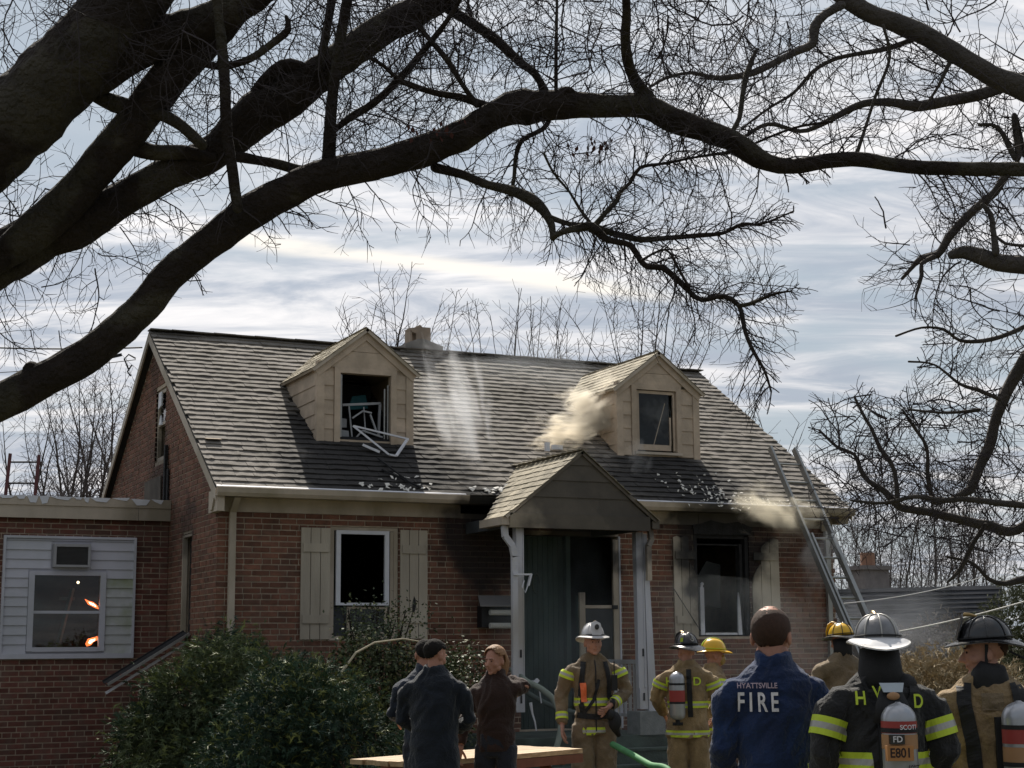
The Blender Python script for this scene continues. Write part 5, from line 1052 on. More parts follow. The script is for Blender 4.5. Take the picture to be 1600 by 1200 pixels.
def helmet(name, parent, c, Rm, shell, brim, s=1.0, shield=None, trad=True, band=m_black, rib=None, marks=None, bandcol=None):
    h = empty(name, c, 0); h.parent = parent; h.matrix_local = Matrix.Translation(c) @ Rm.to_4x4(); rib = rib or shell
    a = MB(); a.smooth = True; n = 28; k = 9; vs = []
    for i in range(k + 1):
        t = math.pi / 2 * i / k; rr = math.cos(t) ** .85; z = math.sin(t)
        for j in range(n):
            p = 2 * math.pi * j / n; vs.append(V(.113 * s * rr * math.cos(p), .138 * s * rr * math.sin(p) + .004, .005 + .125 * s * z))
    a.add(vs, [(i * n + j, i * n + (j + 1) % n, (i + 1) * n + (j + 1) % n, (i + 1) * n + j) for i in range(k) for j in range(n)] + [tuple(range(n))[::-1]]); a.build('shell', shell, h)
    def br(p, outer):   # brim: short in front, long behind
        f = .5 + .5 * math.sin(p); L = (.03 + .020 * abs(math.sin(p)) + (.055 * f ** 3 if trad else -.008) + (.035 * (1 - f) ** 3 if trad else .045 * (1 - f) ** 4))
        return L if outer else 0
    a = MB(); a.smooth = True; vs = []; rows = 5
    for th in (0, -.006):
        for i in range(rows):
            q = i / (rows - 1)
            for j in range(n):
                p = 2 * math.pi * j / n; L = br(p, True) * q * s; x = (.113 * s + L) * math.cos(p); y = (.138 * s + L) * math.sin(p) + .004; back = max(0, math.sin(p)); z = .006 - .30 * L - back * L * .35 + (.10 * L * abs(math.cos(p)) if trad else 0) + th + .004 * math.sin(math.pi * q); vs.append(V(x, y, z))
    N = rows * n; fs = [(i * n + j, i * n + (j + 1) % n, (i + 1) * n + (j + 1) % n, (i + 1) * n + j) for i in range(rows - 1) for j in range(n)]; fs = [f[::-1] for f in fs] + [tuple(q + N for q in f) for f in fs]
    fs += [((rows - 1) * n + j, (rows - 1) * n + (j + 1) % n, N + (rows - 1) * n + (j + 1) % n, N + (rows - 1) * n + j) for j in range(n)] ; a.add(vs, fs); a.build('brim', brim, h)
    a = MB(); a.smooth = True; a.tube([V(.1155 * s * math.cos(t), .1405 * s * math.sin(t) + .004, .018 * s) for t in [2 * math.pi * j / 32 for j in range(33)]], [(.004, .011 * s)] * 33, 6, lat=(0, 0, 1) if False else None, caps=False)
    a.build('band', bandcol or band, h)
    if trad:
        a = MB(); a.smooth = True
        for j in range(8):
            p = 2 * math.pi * (j + .5) / 8 if j % 1 else 2 * math.pi * j / 8; P = []
            for i in range(9): t = math.pi / 2 * i / 8; rr = math.cos(t) ** .85; P.append(V(.115 * s * rr * math.cos(p), .140 * s * rr * math.sin(p) + .004, .006 + .1275 * s * math.sin(t)))
            a.tube(P, [.0042 * s] * 9, 6)
        a.build('rib', rib, h, kind='stuff')
        a = MB(); f = -.150 * s; a.prism([(-.045 * s, f, .012), (.045 * s, f, .012), (.060 * s, f + .012, .06 * s), (.048 * s, f + .035, .13 * s), (0, f + .04, .155 * s), (-.048 * s, f + .035, .13 * s), (-.060 * s, f + .012, .06 * s)], (0, .006, 0)); a.build('front_shield', shield or shell, h)
        a = MB(); a.tube([V(0, f + .045, .140 * s), V(0, f + .055, .148 * s), V(0, f + .075, .146 * s), V(0, f + .11, .134 * s)], [.005, .011, .009, .006], 8); a.build('eagle_holder', M('brass_holder', (.35, .24, .10), .4, .2, metal=.5, obj=True) if 'brass_holder' not in bpy.data.materials else bpy.data.materials['brass_holder'], h)
    else:
        a = MB(); a.smooth = True; P = []
        for i in range(15): t = math.pi * (.04 + .92 * i / 14); P.append(V(0, .142 * s * math.cos(t) + .004, .006 + .131 * s * math.sin(t)))
        a.tube(P, [(.012, .006)] * 15, 6); a.build('crest', rib, h)
    if marks:
        for (ang, z, w_, hh, mt) in marks:
            a = MB(); q = [V((.117 * s * math.cos(math.asin(min(.98, zz / .13)))) * math.cos(ang + da), (.142 * s * math.cos(math.asin(min(.98, zz / .13)))) * math.sin(ang + da) + .004, .006 + zz) for da, zz in ((-w_, z), (w_, z), (w_ * .9, z + hh), (-w_ * .9, z + hh))]; a.add(q, [(0, 1, 2, 3), (3, 2, 1, 0)]); a.build('sticker', mt, h)
    return h
def tank(parent, x, y, z0, z1, r=.068, tilt=0, bands=(), name='air_tank'):
    t = empty(name, (x, y, z0)); t.parent = parent; t.rotation_euler = (0, tilt, 0); H = z1 - z0; a = MB(); a.smooth = True
    P = [V(0, 0, -.02), V(0, 0, 0), V(0, 0, .03)] + [V(0, 0, H - r * 1.0 + r * math.sin(q) * .95) for q in [i * .196 for i in range(8)]] + [V(0, 0, H)]
    rr = [r * .5, r * .9, r] + [max(.012, r * math.cos(i * .196)) for i in range(8)] + [.010]; a.tube(P, rr, 24, lat=(1, 0, 0)); a.build('cylinder', m_tank, t)
    for z, h, m in bands: b = MB(); b.smooth = True; b.tube([V(0, 0, z), V(0, 0, z + h)], [r + .0015] * 2, 24, lat=(1, 0, 0), caps=False); b.build('tank_label', m, t)
    b = MB(); b.tube([V(0, 0, -.07), V(0, 0, -.02)], [.02, .022], 10); b.tube([V(-.05, 0, -.06), V(.05, 0, -.06)], [.016, .016], 8); b.build('valve', m_strap, t)
    for z in (.132, H - .13): b = MB(); b.smooth = True; b.tube([V(0, 0, z), V(0, 0, z + .02)], [r + .003] * 2, 24, lat=(1, 0, 0), caps=False); b.build('tank_strap', m_strap, t)
    return t
def person(px, depth, turn, label, height=1.78, kind='plain', arms=None, head=(0, 0), jac=None, trs=None, bulk=1.0, voxel=.012, hvox=.007, legs=None, skin=m_skin, hem=.80, lean=0, collar=True, hands=(1, 1), legspread=.11, dz=0, headscale=1.0, drop=.045, ctop=1.555):
    """arms: two lists [shoulder, elbow, wrist] in body axes (front = -Y). returns dict of the built pieces"""
    s = height / 1.78; root = empty('person', ground_at(px, depth) + V(0, 0, dz), -.43 + turn, label, 'person'); root.scale = (s, s, s)
    sh = .185 if kind != 'turnout' else .20; out = {'root': root, 's': s}
    arms = arms or [[V(sh, 0, 1.42), V(sh + .07, .03, 1.14), V(sh + .08, -.05, .90)], [V(-sh, 0, 1.42), V(-sh - .07, .03, 1.14), V(-sh - .08, -.05, .90)]]
    arms = [[Vector(p) for p in a] for a in arms]
    hs = headscale; hc = V(0, -.020 + lean, 1.675 - drop); nb = V(0, .01 + lean * .7, 1.46)
    # body: one continuous surface, head to feet
    mb = MB(); Rm = head_parts(mb, hc, head[0], head[1], hs); mb.tube([nb - V(0, 0, .10), nb, hc + V(0, .015, -.06), hc + V(0, .01, .0)], [(.085, .07), (.060, .060), (.056, .058), (.05, .05)], 14, lat=(1, 0, 0))
    mb.tube([V(0, .0, .86), V(0, 0, .95), V(0, .0, 1.1), V(0, lean * .4, 1.3), V(0, lean * .6, 1.42), V(0, lean * .7, 1.48)], [(.10, .07), (.15, .10), (.13, .095), (.145, .10), (.12, .075), (.06, .055)], 16, lat=(1, 0, 0))
    hipx = .09
    legs = legs or [[V(hipx, 0, .9), V(legspread, -.02, .5), V(legspread + .01, .02, .09)], [V(-hipx, 0, .9), V(-legspread, -.02, .5), V(-legspread - .01, .02, .09)]]
    for l in legs: l = [Vector(p) for p in l]; mb.tube(l, [.082, .056, .040], 12, lat=(1, 0, 0)); mb.tube([l[2] + V(0, .05, -.05), l[2] + V(0, -.04, -.045), l[2] + V(0, -.15, -.06)], [.04, .042, .028], 10)
    for a in arms: mb.tube([a[0] - V(a[0].x * .5, 0, .07), a[0] - V(a[0].x * .08, 0, .07), a[1], a[2]], [.04, .036, .034, .027], 12)
    me = bm_eval(mb, hvox, 1)
    body = finish(me, 'body', [skin, m_jeans], root, lambda p: 1 if p[2] < .16 else 0)
    # hands joined into the same mesh
    hb = MB(); hb.smooth = True
    for i, a in enumerate(arms):
        if hands[i]:
            d = (a[2] - a[1]).normalized(); hand(hb, a[2] + d * .03, d + V(0, -.1, 0), V(-1 if a[0].x > 0 else 1, -.3, 0), 1.0, .55, 1 if a[0].x > 0 else -1)
    if hb.v:
        hm = hb.mesh('h', skin); b2 = bmesh.new(); b2.from_mesh(body.data); b2.from_mesh(hm); b2.to_mesh(body.data); b2.free(); bpy.data.meshes.remove(hm)
    for sx in (-1, 1):
        e = MB(); e.smooth = True; e.ball(hc + Rm @ V(sx * .027, -.0905, .006), (.0095, .005, .0062), 8, Rm); e.build('eye', m_eye, body)
        e = MB(); P = [hc + Rm @ V(sx * q, -.101 + abs(q - .026) * .35, .026 - abs(q - .028) * .12) for q in (.010, .022, .034, .044)]; e.tube(P, [.0028] * 4, 5); e.build('eyebrow', m_hairdk, body)
    e = MB(); e.tube([hc + Rm @ V(q, -.1015 + abs(q) * .35, -.0605) for q in (-.022, -.010, .010, .022)], [.0016] * 4, 5); e.build('mouth', M('lip', (.22, .07, .06), .5, 0) if 'lip' not in bpy.data.materials else bpy.data.materials['lip'], body)
    # jacket
    tb = kind == 'turnout'; k = bulk; mb = MB(); hz = hem
    tors = [(hz, .215, .150), (hz + .08, .212, .148), (1.0, .195, .138), (1.12, .190, .136), (1.25, .205, .145), (1.34, .208, .140), (1.40, .198, .128), (1.45, .172, .112), (1.495, .128, .094), (1.53, .085, .080)] if tb or kind == 'coat' else \
        [(hz, .185, .128), (hz + .06, .180, .128), (1.05, .165, .120), (1.15, .170, .122), (1.27, .190, .132), (1.34, .194, .128), (1.40, .184, .114), (1.45, .156, .098), (1.49, .112, .082), (1.52, .075, .070)]
    mb.tube([V(0, lean * .7 * max(0, (z - .9) / .6), z) for z, a, b in tors], [(a * k, b * k) for z, a, b in tors], 28, lat=(1, 0, 0))
    ar = (.078, .068, .056) if tb else (.068, .058, .048)
    for a in arms:
        d = (a[2] - a[1]).normalized(); inn = V(a[0].x * .45, a[0].y + lean * .5, a[0].z - .02)
        mb.tube([inn, a[0] + V(-a[0].x * .06, lean * .5, -.045), a[0].lerp(a[1], .30), a[0].lerp(a[1], .6), a[1], a[1].lerp(a[2], .5), a[2] - d * .005], [ar[0] * .8 * k, ar[0] * .98 * k, ar[0] * 1.05 * k, ar[1] * 1.02 * k, ar[1] * k, ar[1] * .97 * k, ar[2] * k], 18)
    if collar: mb.tube([V(0, .012 + lean * .7, 1.45), V(0, .012 + lean * .7, 1.51), V(0, .018 + lean * .8, ctop)], [(.12 * k, .098), (.088, .082), (.080, .078)], 20, lat=(1, 0, 0))
    me = bm_eval(mb, voxel, 3)
    out['jacket'] = finish(me, 'jacket', [jac or m_navy], root, None, (.023 if tb else .020, 6.5, .75)); out['bvh'] = bvh(out['jacket'])
    # trousers
    mb = MB(); tr = (.118, .098, .086) if tb else (.098, .074, .062)
    mb.tube([V(0, 0, .82), V(0, 0, .92), V(0, 0, 1.02)], [(.15, .11), (.175, .125), (.16, .115)], 24, lat=(1, 0, 0))
    for l in legs: l = [Vector(p) for p in l]; mb.tube([l[0], l[0].lerp(l[1], .5), l[1], l[1].lerp(l[2], .5), l[2] + V(0, 0, .02)], [tr[0], (tr[0] + tr[1]) / 2, tr[1], (tr[1] + tr[2]) / 2, tr[2]], 16, lat=(1, 0, 0))
    out['trousers'] = finish(bm_eval(mb, max(voxel, .012), 3), 'trousers', [trs or m_jeans], root, None, (.016, 7, .6)); out['tbvh'] = bvh(out['trousers'])
    for i, l in enumerate(legs):
        l = [Vector(p) for p in l]; b = MB(); b.smooth = True; b.tube([l[2] + V(0, .085, -.055), l[2] + V(0, .05, -.05), l[2] + V(0, -.05, -.045), l[2] + V(0, -.13, -.058), l[2] + V(0, -.19, -.068)], [(.03, .03), (.048, .042), (.05, .045), (.05, .03), (.03, .02)], 12, lat=(1, 0, 0)); b.tube([l[2] + V(0, 0, -.07), l[2] + V(0, 0, .10)], [.058, .06], 12); b.build('boot', m_boot, root)
    out.update(hc=hc, Rm=Rm, arms=arms, body=body, legs=legs, hs=hs); return out
LS = [m_lime, m_silver]
def coat_bands(p, chest=1.13, hemz=None, sleeve=(.45,), cuff=True, w=.075, mats=LS):
    r = p['root']
    if chest: ring_on(p['bvh'], (0, 0, chest), (0, 0, 1), w, mats, r, inside=True)
    if hemz: ring_on(p['bvh'], (0, 0, hemz), (0, 0, 1), w, mats, r, inside=True)
    for a in p['arms']:
        for t in sleeve: ring_on(p['bvh'], a[0].lerp(a[1], t), a[1] - a[0], w, mats, r, .13, n=28, off=.012)
        if cuff: ring_on(p['bvh'], a[1].lerp(a[2], .72), a[2] - a[1], w * .9, mats, r, .12, n=24)
def hair(p, mat, top=.10, back=.12, low=-.06, front=-.03, sc=1.0, name='hair', thick=.012, seed=1):
    """a cap of hair over crown and back of the head"""
    mb = MB(); mb.smooth = True; n = 72; k = 44; vs = []; keep = {}; sc = sc * p['hs']
    for i in range(k + 1):
        t = math.pi * i / k
        for j in range(n):
            a = 2 * math.pi * j / n; d = V(math.sin(t) * math.cos(a), math.sin(t) * math.sin(a), math.cos(t)); q = V(d.x * (.079 + thick), d.y * (.099 + thick), d.z * (.088 + thick)) * sc + V(0, .010, .033); q += d * (noise.noise(q * 40) * (.003 if thick > .0035 else .0008) + noise.noise(V(q.x * 160, q.y * 160, q.z * 50)) * (.004 if thick > .0035 else .0008)); vs.append(q)
    fs = []
    for i in range(k):
        for j in range(n):
            ids = (i * n + j, (i + 1) * n + j, (i + 1) * n + (j + 1) % n, i * n + (j + 1) % n); c = sum((vs[q] for q in ids), V(0, 0, 0)) / 4; c = c + V(0, noise.noise(c * 60) * .006, noise.noise(c * 70 + V(5, 5, 5)) * .008)
            if (c.y > front + (.06 if c.z < .05 else 0) + (.02 * max(0, .04 - c.z) / .04) or c.z > top - .03 and c.y > front - .03) and c.z > low and not (abs(c.x) > .06 and c.z < .015 and c.y < .035): fs.append(ids)
    mb.add([p['hc'] + p['Rm'] @ v for v in vs], fs); o = mb.build(name, mat, p['root']); so = o.modifiers.new('s', 'SOLIDIFY'); so.thickness = .008; so.offset = -1; return o
PI = math.pi
# ---- two men in dark jackets by the shrub
p = person(665, 12.9, PI + .35, 'man in slate blue jacket mostly hidden behind the broad man in dark navy coat', 1.75, 'plain', jac=m_slate, head=(-.2, .15), voxel=.014, hvox=.009, bulk=1.0,
    arms=[[V(.185, 0, 1.42), V(.24, -.10, 1.16), V(.16, -.30, 1.12)], [V(-.185, 0, 1.42), V(-.24, -.08, 1.16), V(-.14, -.28, 1.12)]])
hair(p, m_hairdk, thick=.004, low=-.085)
p = person(679, 12.3, PI - .15, 'broad shouldered man in dark navy coat and black hair standing with back turned', 1.745, 'coat', jac=m_navyd, head=(-.55, .25), voxel=.013, hvox=.008, bulk=.97, hem=.76,
    arms=[[V(.20, 0, 1.42), V(.27, -.06, 1.14), V(.14, -.26, 1.04)], [V(-.20, 0, 1.42), V(-.27, -.06, 1.14), V(-.14, -.26, 1.04)]])
hair(p, m_hairdk, thick=.005, low=-.09)
# ---- woman with her elbow out
p = person(774, 13.2, -.25, 'woman with red blond hair in a brown jacket, one elbow raised and hand behind neck', 1.69, 'plain', jac=m_brown, head=(-.35, .1), voxel=.013, hvox=.008, bulk=.98, hem=.86, hands=(0, 1),
    arms=[[V(.165, 0, 1.40), V(.26, .03, 1.40), V(.10, .10, 1.47)], [V(-.165, 0, 1.42), V(-.26, .0, 1.16), V(-.30, -.03, .92)]])
hair(p, m_blond, thick=.016, low=-.09, front=-.035)
a = MB(); a.smooth = True; hc, Rm = p['hc'], p['Rm']; a.tube([hc + Rm @ V(0, .05, .05), hc + Rm @ V(0, .075, -.02), hc + Rm @ V(0, .07, -.10), hc + Rm @ V(.02, .05, -.17)], [(.07, .05), (.085, .055), (.075, .045), (.045, .03)], 16); a.mesh
for i_, v_ in enumerate(a.v): q_ = Vector(v_); a.v[i_] = tuple(q_ + Vector((noise.noise(q_ * V(60, 60, 9)) if False else noise.noise(V(q_.x * 60, q_.y * 60, q_.z * 9)), 0, 0)) * .012)
a.build('hair', m_blond, p['root'])
# ---- officer in white helmet in front of the steps
def turnout_front(p, red=True):
    r = p['root']; t = p['bvh']
    for sx in (-1, 1): strip_on(t, [(sx * .10, 1.46), (sx * .125, 1.30), (sx * .135, 1.10), (sx * .11, .97)], .045, m_strap, r, -1, .012, 'harness_strap')
    strip_on(t, [(-.19, .985), (0, .965), (.19, .985)], .05, m_strap, r, -1, .014, 'waist_belt')
    strip_on(t, [(.03, 1.30), (-.02, 1.12), (-.12, .98)], .028, m_strap, r, -1, .016, 'air_hose')
    strip_on(t, [(0, 1.47), (.0, .84)], .012, m_strap, r, -1, .008, 'zip')
p = person(926, 15.3, .12, 'fire officer in white helmet and tan turnout coat standing before the porch steps', 1.85, 'turnout', jac=m_tand, trs=m_tand, head=(.1, .0), skin=m_skin_red, voxel=.013, hvox=.0075, bulk=.90, ctop=1.53,
    arms=[[V(.20, 0, 1.42), V(.30, -.02, 1.18), V(.12, -.22, 1.07)], [V(-.20, 0, 1.42), V(-.29, .03, 1.16), V(-.30, -.06, .90)]])
coat_bands(p, 1.10, .84, (.30,), True, .07); turnout_front(p); r_ = p['root']
strip_on(p['bvh'], [(-.115, 1.27), (-.105, 1.10)], .05, m_orange, r_, -1, .02, 'orange_tag')
a = MB(); a.smooth = True; a.ball((.15, -.24, .93), (.06, .05, .09), 10); a.ball((.10, -.27, .99), (.04, .04, .05), 8); a.tube([V(.12, -.25, 1.02), V(.14, -.22, .95), V(.16, -.2, .86), V(.2, -.17, .8)], [.02, .03, .035, .02], 8); a.build('breathing_mask', m_strap, r_)
a = MB(); a.box(.14, .19, -.19, -.15, 1.20, 1.34); a.tube([V(.165, -.17, 1.34), V(.165, -.17, 1.46)], .006, 5); a.build('radio', m_black, r_)
for x in (-.105, .105): ring_on(p['tbvh'], (x, 0, .30), (0, 0, 1), .07, LS, r_, .16, n=20)
h = helmet('helmet', r_, p['hc'] + V(0, .0, .056), p['Rm'], m_helm_w, m_helm_w, .92, m_helm_w)
a = MB(); a.ball((0, -.142, .085), (.022, .004, .026), 12); a.build('badge', m_helm_b, h)
a = MB(); a.smooth = True; a.tube([p['hc'] + V(0, .03, .04), p['hc'] + V(0, .04, -.05), p['hc'] + V(0, .03, -.13)], [(.092, .085), (.090, .080), (.10, .085)], 16, lat=(1, 0, 0)); a.build('hood', m_strap, r_) if False else None
# ---- firefighter with a 5 on the back of the helmet
p = person(1072, 15.6, PI - .12, 'firefighter seen from behind in black helmet numbered 5, tan coat and air tank', 1.75, 'turnout', jac=m_tanc, trs=m_tanc, head=(.5, .05), voxel=.013, hvox=.009,
    arms=[[V(.20, 0, 1.42), V(.30, -.03, 1.17), V(.24, -.22, 1.02)], [V(-.20, 0, 1.42), V(-.29, -.03, 1.16), V(-.26, -.20, 1.02)]])
r_ = p['root']; coat_bands(p, 1.12, .84, (.45,), False, .065); tank(r_, .095, .225, 1.0, 1.44, .075, 0, ((.14, .12, m_tankr),))
text_on(p['bvh'], 'D', .11, -.10, 1.34, m_lime, r_)
text_on(p['bvh'], 'H', .11, .17, 1.34, m_lime, r_); strip_on(p['bvh'], [(-.02, 1.46), (-.03, 1.0)], .05, m_strap, r_, 1, .012, 'harness_strap')
h = helmet('helmet', r_, p['hc'] + V(0, .0, .056), p['Rm'], m_helm_b, m_helm_b, .98, m_helm_b, marks=((2.5, .03, .16, .05, m_lime), (.6, .03, .14, .04, m_lime)))
tm = text_mesh('5', .075); 
for v in tm.vertices: v.co = V(-v.co.x, .147, .060 + v.co.y)
tm.materials.clear(); tm.materials.append(m_silver); inst('helmet_number', tm, h)
# ---- yellow helmet firefighter beside him
p = person(1112, 16.4, PI - 1.3, 'firefighter in glossy yellow helmet turned to the right, half hidden behind the number 5 helmet', 1.70, 'turnout', jac=m_tanc, trs=m_tanc, head=(.0, .05), voxel=.014, hvox=.009,
    arms=[[V(.20, 0, 1.42), V(.28, -.10, 1.18), V(.12, -.28, 1.30)], [V(-.20, 0, 1.42), V(-.29, .03, 1.16), V(-.30, -.06, .90)]])
r_ = p['root']; coat_bands(p, 1.12, .84, (.35,), True, .08); helmet('helmet', r_, p['hc'] + V(0, .0, .056), p['Rm'], m_helm_y, m_helm_y, .98, trad=False, rib=m_lime, bandcol=m_lime)
a = MB(); a.smooth = True; a.ball(p['hc'] + p['Rm'] @ V(0, -.085, -.035), (.06, .05, .065), 12); a.build('breathing_mask', M('amber_mask', (.30, .20, .06), .25, .3, spec=.6), r_)
# ---- firefighter under the ladder
p = person(1316, 16.2, PI + .45, 'distant firefighter in yellow helmet with orange back patch, standing at the ladder foot', 1.84, 'turnout', jac=m_tand, trs=m_tand, head=(.2, .1), voxel=.014, hvox=.010, bulk=1.02,
    arms=[[V(.20, 0, 1.42), V(.30, -.08, 1.22), V(.34, -.30, 1.30)], [V(-.20, 0, 1.42), V(-.29, -.05, 1.18), V(-.26, -.25, 1.1)]])
r_ = p['root']; helmet('helmet', r_, p['hc'] + V(0, .0, .056), p['Rm'], m_helm_y, m_helm_b, .98, trad=True, rib=m_helm_b, shield=m_helm_y); coat_bands(p, None, .84, (), False)
strip_on(p['bvh'], [(-.06, 1.32), (-.06, 1.22)], .10, m_patch, r_, 1, .008, 'back_patch')
a = MB(); a.smooth = True; a.ball((.36, -.36, 1.33), (.055, .05, .06), 10); a.build('orange_glove', m_patch, r_)
a = MB(); a.smooth = True; a.tube([p['hc'] + V(0, .02, .03), p['hc'] + V(0, .03, -.06), p['hc'] + V(0, .02, -.15)], [(.092, .098), (.090, .092), (.10, .085)], 16, lat=(1, 0, 0)); a.build('hood', m_strap, r_)
# ---- man in navy FIRE jacket
p = person(1207, 7.75, PI + .06, 'close man with cropped hair in a dark blue jacket lettered FIRE, seen from behind', 1.855, 'plain', jac=m_navy, head=(-.42, .12), voxel=.008, hvox=.0055, bulk=1.02, hem=.82, headscale=1.14,
    arms=[[V(.20, 0, 1.42), V(.245, .0, 1.14), V(.20, -.18, .95)], [V(-.20, 0, 1.42), V(-.245, .0, 1.14), V(-.20, -.18, .95)]])
r_ = p['root']; hair(p, m_stubble, thick=.002, low=-.055, front=-.075)
text_on(p['bvh'], 'HYATTSVILLE', .034, .10, 1.405, m_letterr, r_, squeeze=.86, off=.007)
text_on(p['bvh'], 'FIRE', .12, .10, 1.328, m_letter, r_, squeeze=.60, spacing=1.45, off=.010)
strip_on(p['bvh'], [(.125, 1.50), (.15, 1.465)], .022, m_silver, r_, 1, .004, 'shoulder_tape')
a = MB()
for i in range(9):
    z = 1.02 - i * .016; x = -.035 - i * .009 + .006 * (i % 2); h_ = p['bvh'].ray_cast(V(x, 1, z), V(0, -1, 0)); y = h_[0].y if h_[0] else .16; P = [V(x + .007 * math.cos(t), y + .008 + .003 * math.sin(t * 2), z + .011 * math.sin(t)) for t in [j * .7 for j in range(10)]]; a.tube(P, .0024, 5)
a.build('key_chain', m_silver, r_, kind='stuff')
# ---- firefighter in black coat with the air tank
p = person(1373, 7.4, PI + .03, 'close firefighter in black coat with lime bands, grey ribbed helmet and air tank lettered E801', 1.79, 'turnout', jac=m_blk, trs=m_blk, head=(-.08, .05), voxel=.008, hvox=.006, bulk=.98, drop=.07,
    arms=[[V(.20, 0, 1.43), V(.275, .03, 1.17), V(.23, -.17, .96)], [V(-.20, 0, 1.43), V(-.275, .03, 1.17), V(-.23, -.17, .96)]])
r_ = p['root']; coat_bands(p, 1.125, .84, (.62,), True, .085)
helmet('helmet', r_, p['hc'] + V(0, .0, .060), p['Rm'], m_helm_g, m_helm_w, .88, m_helm_b, rib=m_silver, bandcol=m_strap)
a = MB(); a.smooth = True; a.tube([p['hc'] + V(0, .02, .02), p['hc'] + V(0, .03, -.08), p['hc'] + V(0, .02, -.16)], [(.088, .095), (.10, .095), (.13, .11)], 20, lat=(1, 0, 0)); a.ball(p['hc'] + V(-.10, .05, -.14), (.06, .07, .05), 12); a.build('hood', m_strap, r_)
B_ = p['bvh']
for sx in (-1, 1): strip_on(B_, [(sx * .135, 1.475), (sx * .12, 1.40), (sx * .07, 1.34), (sx * .05, 1.0)], .05, m_strap, r_, 1, .014, 'harness_strap')
a = MB(); a.smooth = True; a.tube([V(0, .17, 1.44), V(0, .19, 1.38), V(0, .195, 1.30)], [(.05, .02), (.075, .03), (.09, .035)], 16, lat=(1, 0, 0)); a.box(-.06, .06, .155, .20, .98, 1.30); a.build('harness_plate', m_strap, r_)
a = MB(); a.prism([(-.055, .185, 1.475), (.055, .185, 1.475), (.042, .205, 1.435), (-.042, .205, 1.435)], (0, .01, 0)); a.build('harness_tag', M('pale_tag', (.4, .45, .5), .5, .1), r_)
a = MB(); a.smooth = True; a.ball((0, .215, 1.418), (.03, .012, .018), 10); a.build('harness_clip', m_tanko, r_)
t_ = tank(r_, .0, .285, .95, 1.395, .076, 0, ((.312, .052, m_tankr), (.245, .062, m_tanko), (.0, .15, m_tankl)))
def cyl_text(txt, size, ang, z, r, mat, parent):
    me = text_mesh(txt, size)
    for v in me.vertices: q = ang - v.co.x / r; v.co = V(r * math.sin(-q) * -1 if False else -r * math.sin(-q) , r * math.cos(q), z + v.co.y)
    me.materials.clear(); me.materials.append(mat); return inst('tank_lettering', me, parent)
cyl_text('SCOTT', .028, -.35, .338, .079, m_letter, t_); 
a = MB(); a.box(.0, .062, .055, .086, .268, .308); a.build('label_plate', m_helm_b, t_)
tm = text_mesh('FD', .036)
for v in tm.vertices: v.co = V(.031 - v.co.x, .087, .288 + v.co.y)
tm.materials.clear(); tm.materials.append(m_letter); inst('tank_lettering', tm, t_)
a = MB(); a.box(-.035, .080, .055, .092, .198, .262); a.build('number_plate', m_plaque, t_)
tm = text_mesh('E801', .056)
for v in tm.vertices: v.co = V(.022 - v.co.x * .85, .0935, .230 + v.co.y)
tm.materials.clear(); tm.materials.append(m_dktext); inst('tank_lettering', tm, t_)
tm = text_mesh('SCOTT', .034)
for v in tm.vertices: v.co = V(-.04 - v.co.x * .5, .083 - max(0, v.co.x) * .5, .165 + v.co.y)
tm.materials.clear(); tm.materials.append(m_dktext); inst('tank_lettering', tm, t_)
text_on(B_, 'H', .085, .125, 1.405, m_lime, r_, squeeze=.8, off=.024); text_on(B_, 'V', .075, .048, 1.43, m_lime, r_, squeeze=.8, off=.01); text_on(B_, 'F', .075, -.048, 1.43, m_lime, r_, squeeze=.8, off=.01); text_on(B_, 'D', .085, -.135, 1.39, m_lime, r_, squeeze=.8, off=.024)
# ---- firefighter in profile at the right edge
p = person(1540, 7.7, PI - .15, 'firefighter at the right edge in black helmet and tan coat, face turned left in profile', 1.76, 'turnout', jac=m_tanc, trs=m_tanc, head=(1.55 , .06), skin=m_skin_red, voxel=.008, hvox=.005, bulk=1.05, ctop=1.51,
    arms=[[V(.205, 0, 1.42), V(.30, -.02, 1.17), V(.24, -.20, 1.0)], [V(-.205, 0, 1.42), V(-.29, .02, 1.16), V(-.28, -.14, .94)]])
r_ = p['root']; coat_bands(p, 1.02, .84, (.62,), True, .08)
helmet('helmet', r_, p['hc'] + V(0, .0, .056), p['Rm'], m_helm_b, m_helm_b, .90, m_helm_b, rib=m_helm_b)
a = MB(); a.smooth = True; a.tube([V(0, .0, 1.42), V(0, .02, 1.48), V(-.01, .05, 1.53), V(-.02, .062, 1.575)], [(.10, .08), (.105, .09), (.085, .065), (.06, .045)], 20, lat=(1, 0, 0)); a.build('hood', m_strap, r_)
a = MB(); hc, Rm = p['hc'], p['Rm']; a.tube([hc + Rm @ V(.085, .0, .04), hc + Rm @ V(.080, -.01, -.05), hc + Rm @ V(.045, -.05, -.105), hc + Rm @ V(0, -.07, -.118)], [(.008, .003)] * 4, 6); a.tube([hc + Rm @ V(.08, .10, .0), hc + Rm @ V(.10, .17, -.04), hc + Rm @ V(.11, .21, -.07)], .005, 5); a.build('chin_strap', m_strap, r_)
hair(p, m_stubble, thick=.003, low=-.05, front=.0)
B_ = p['bvh']
for sx in (-1, 1): strip_on(B_, [(sx * .12, 1.49), (sx * .13, 1.40), (sx * .10, 1.20), (sx * .09, 1.0)], .065, m_strap, r_, 1, .014, 'harness_strap')
strip_on(B_, [(.0, 1.44), (.0, 1.36)], .10, m_tand, r_, 1, .01, 'collar_patch')
tank(r_, -.10, .26, .98, 1.41, .082, 0, ((.235, .07, m_tankr), (.15, .07, m_tanko), (.0, .05, m_tankl)))
a = MB(); a.box(-.15, .0, .15, .20, .98, 1.33); a.build('harness_plate', m_strap, r_)
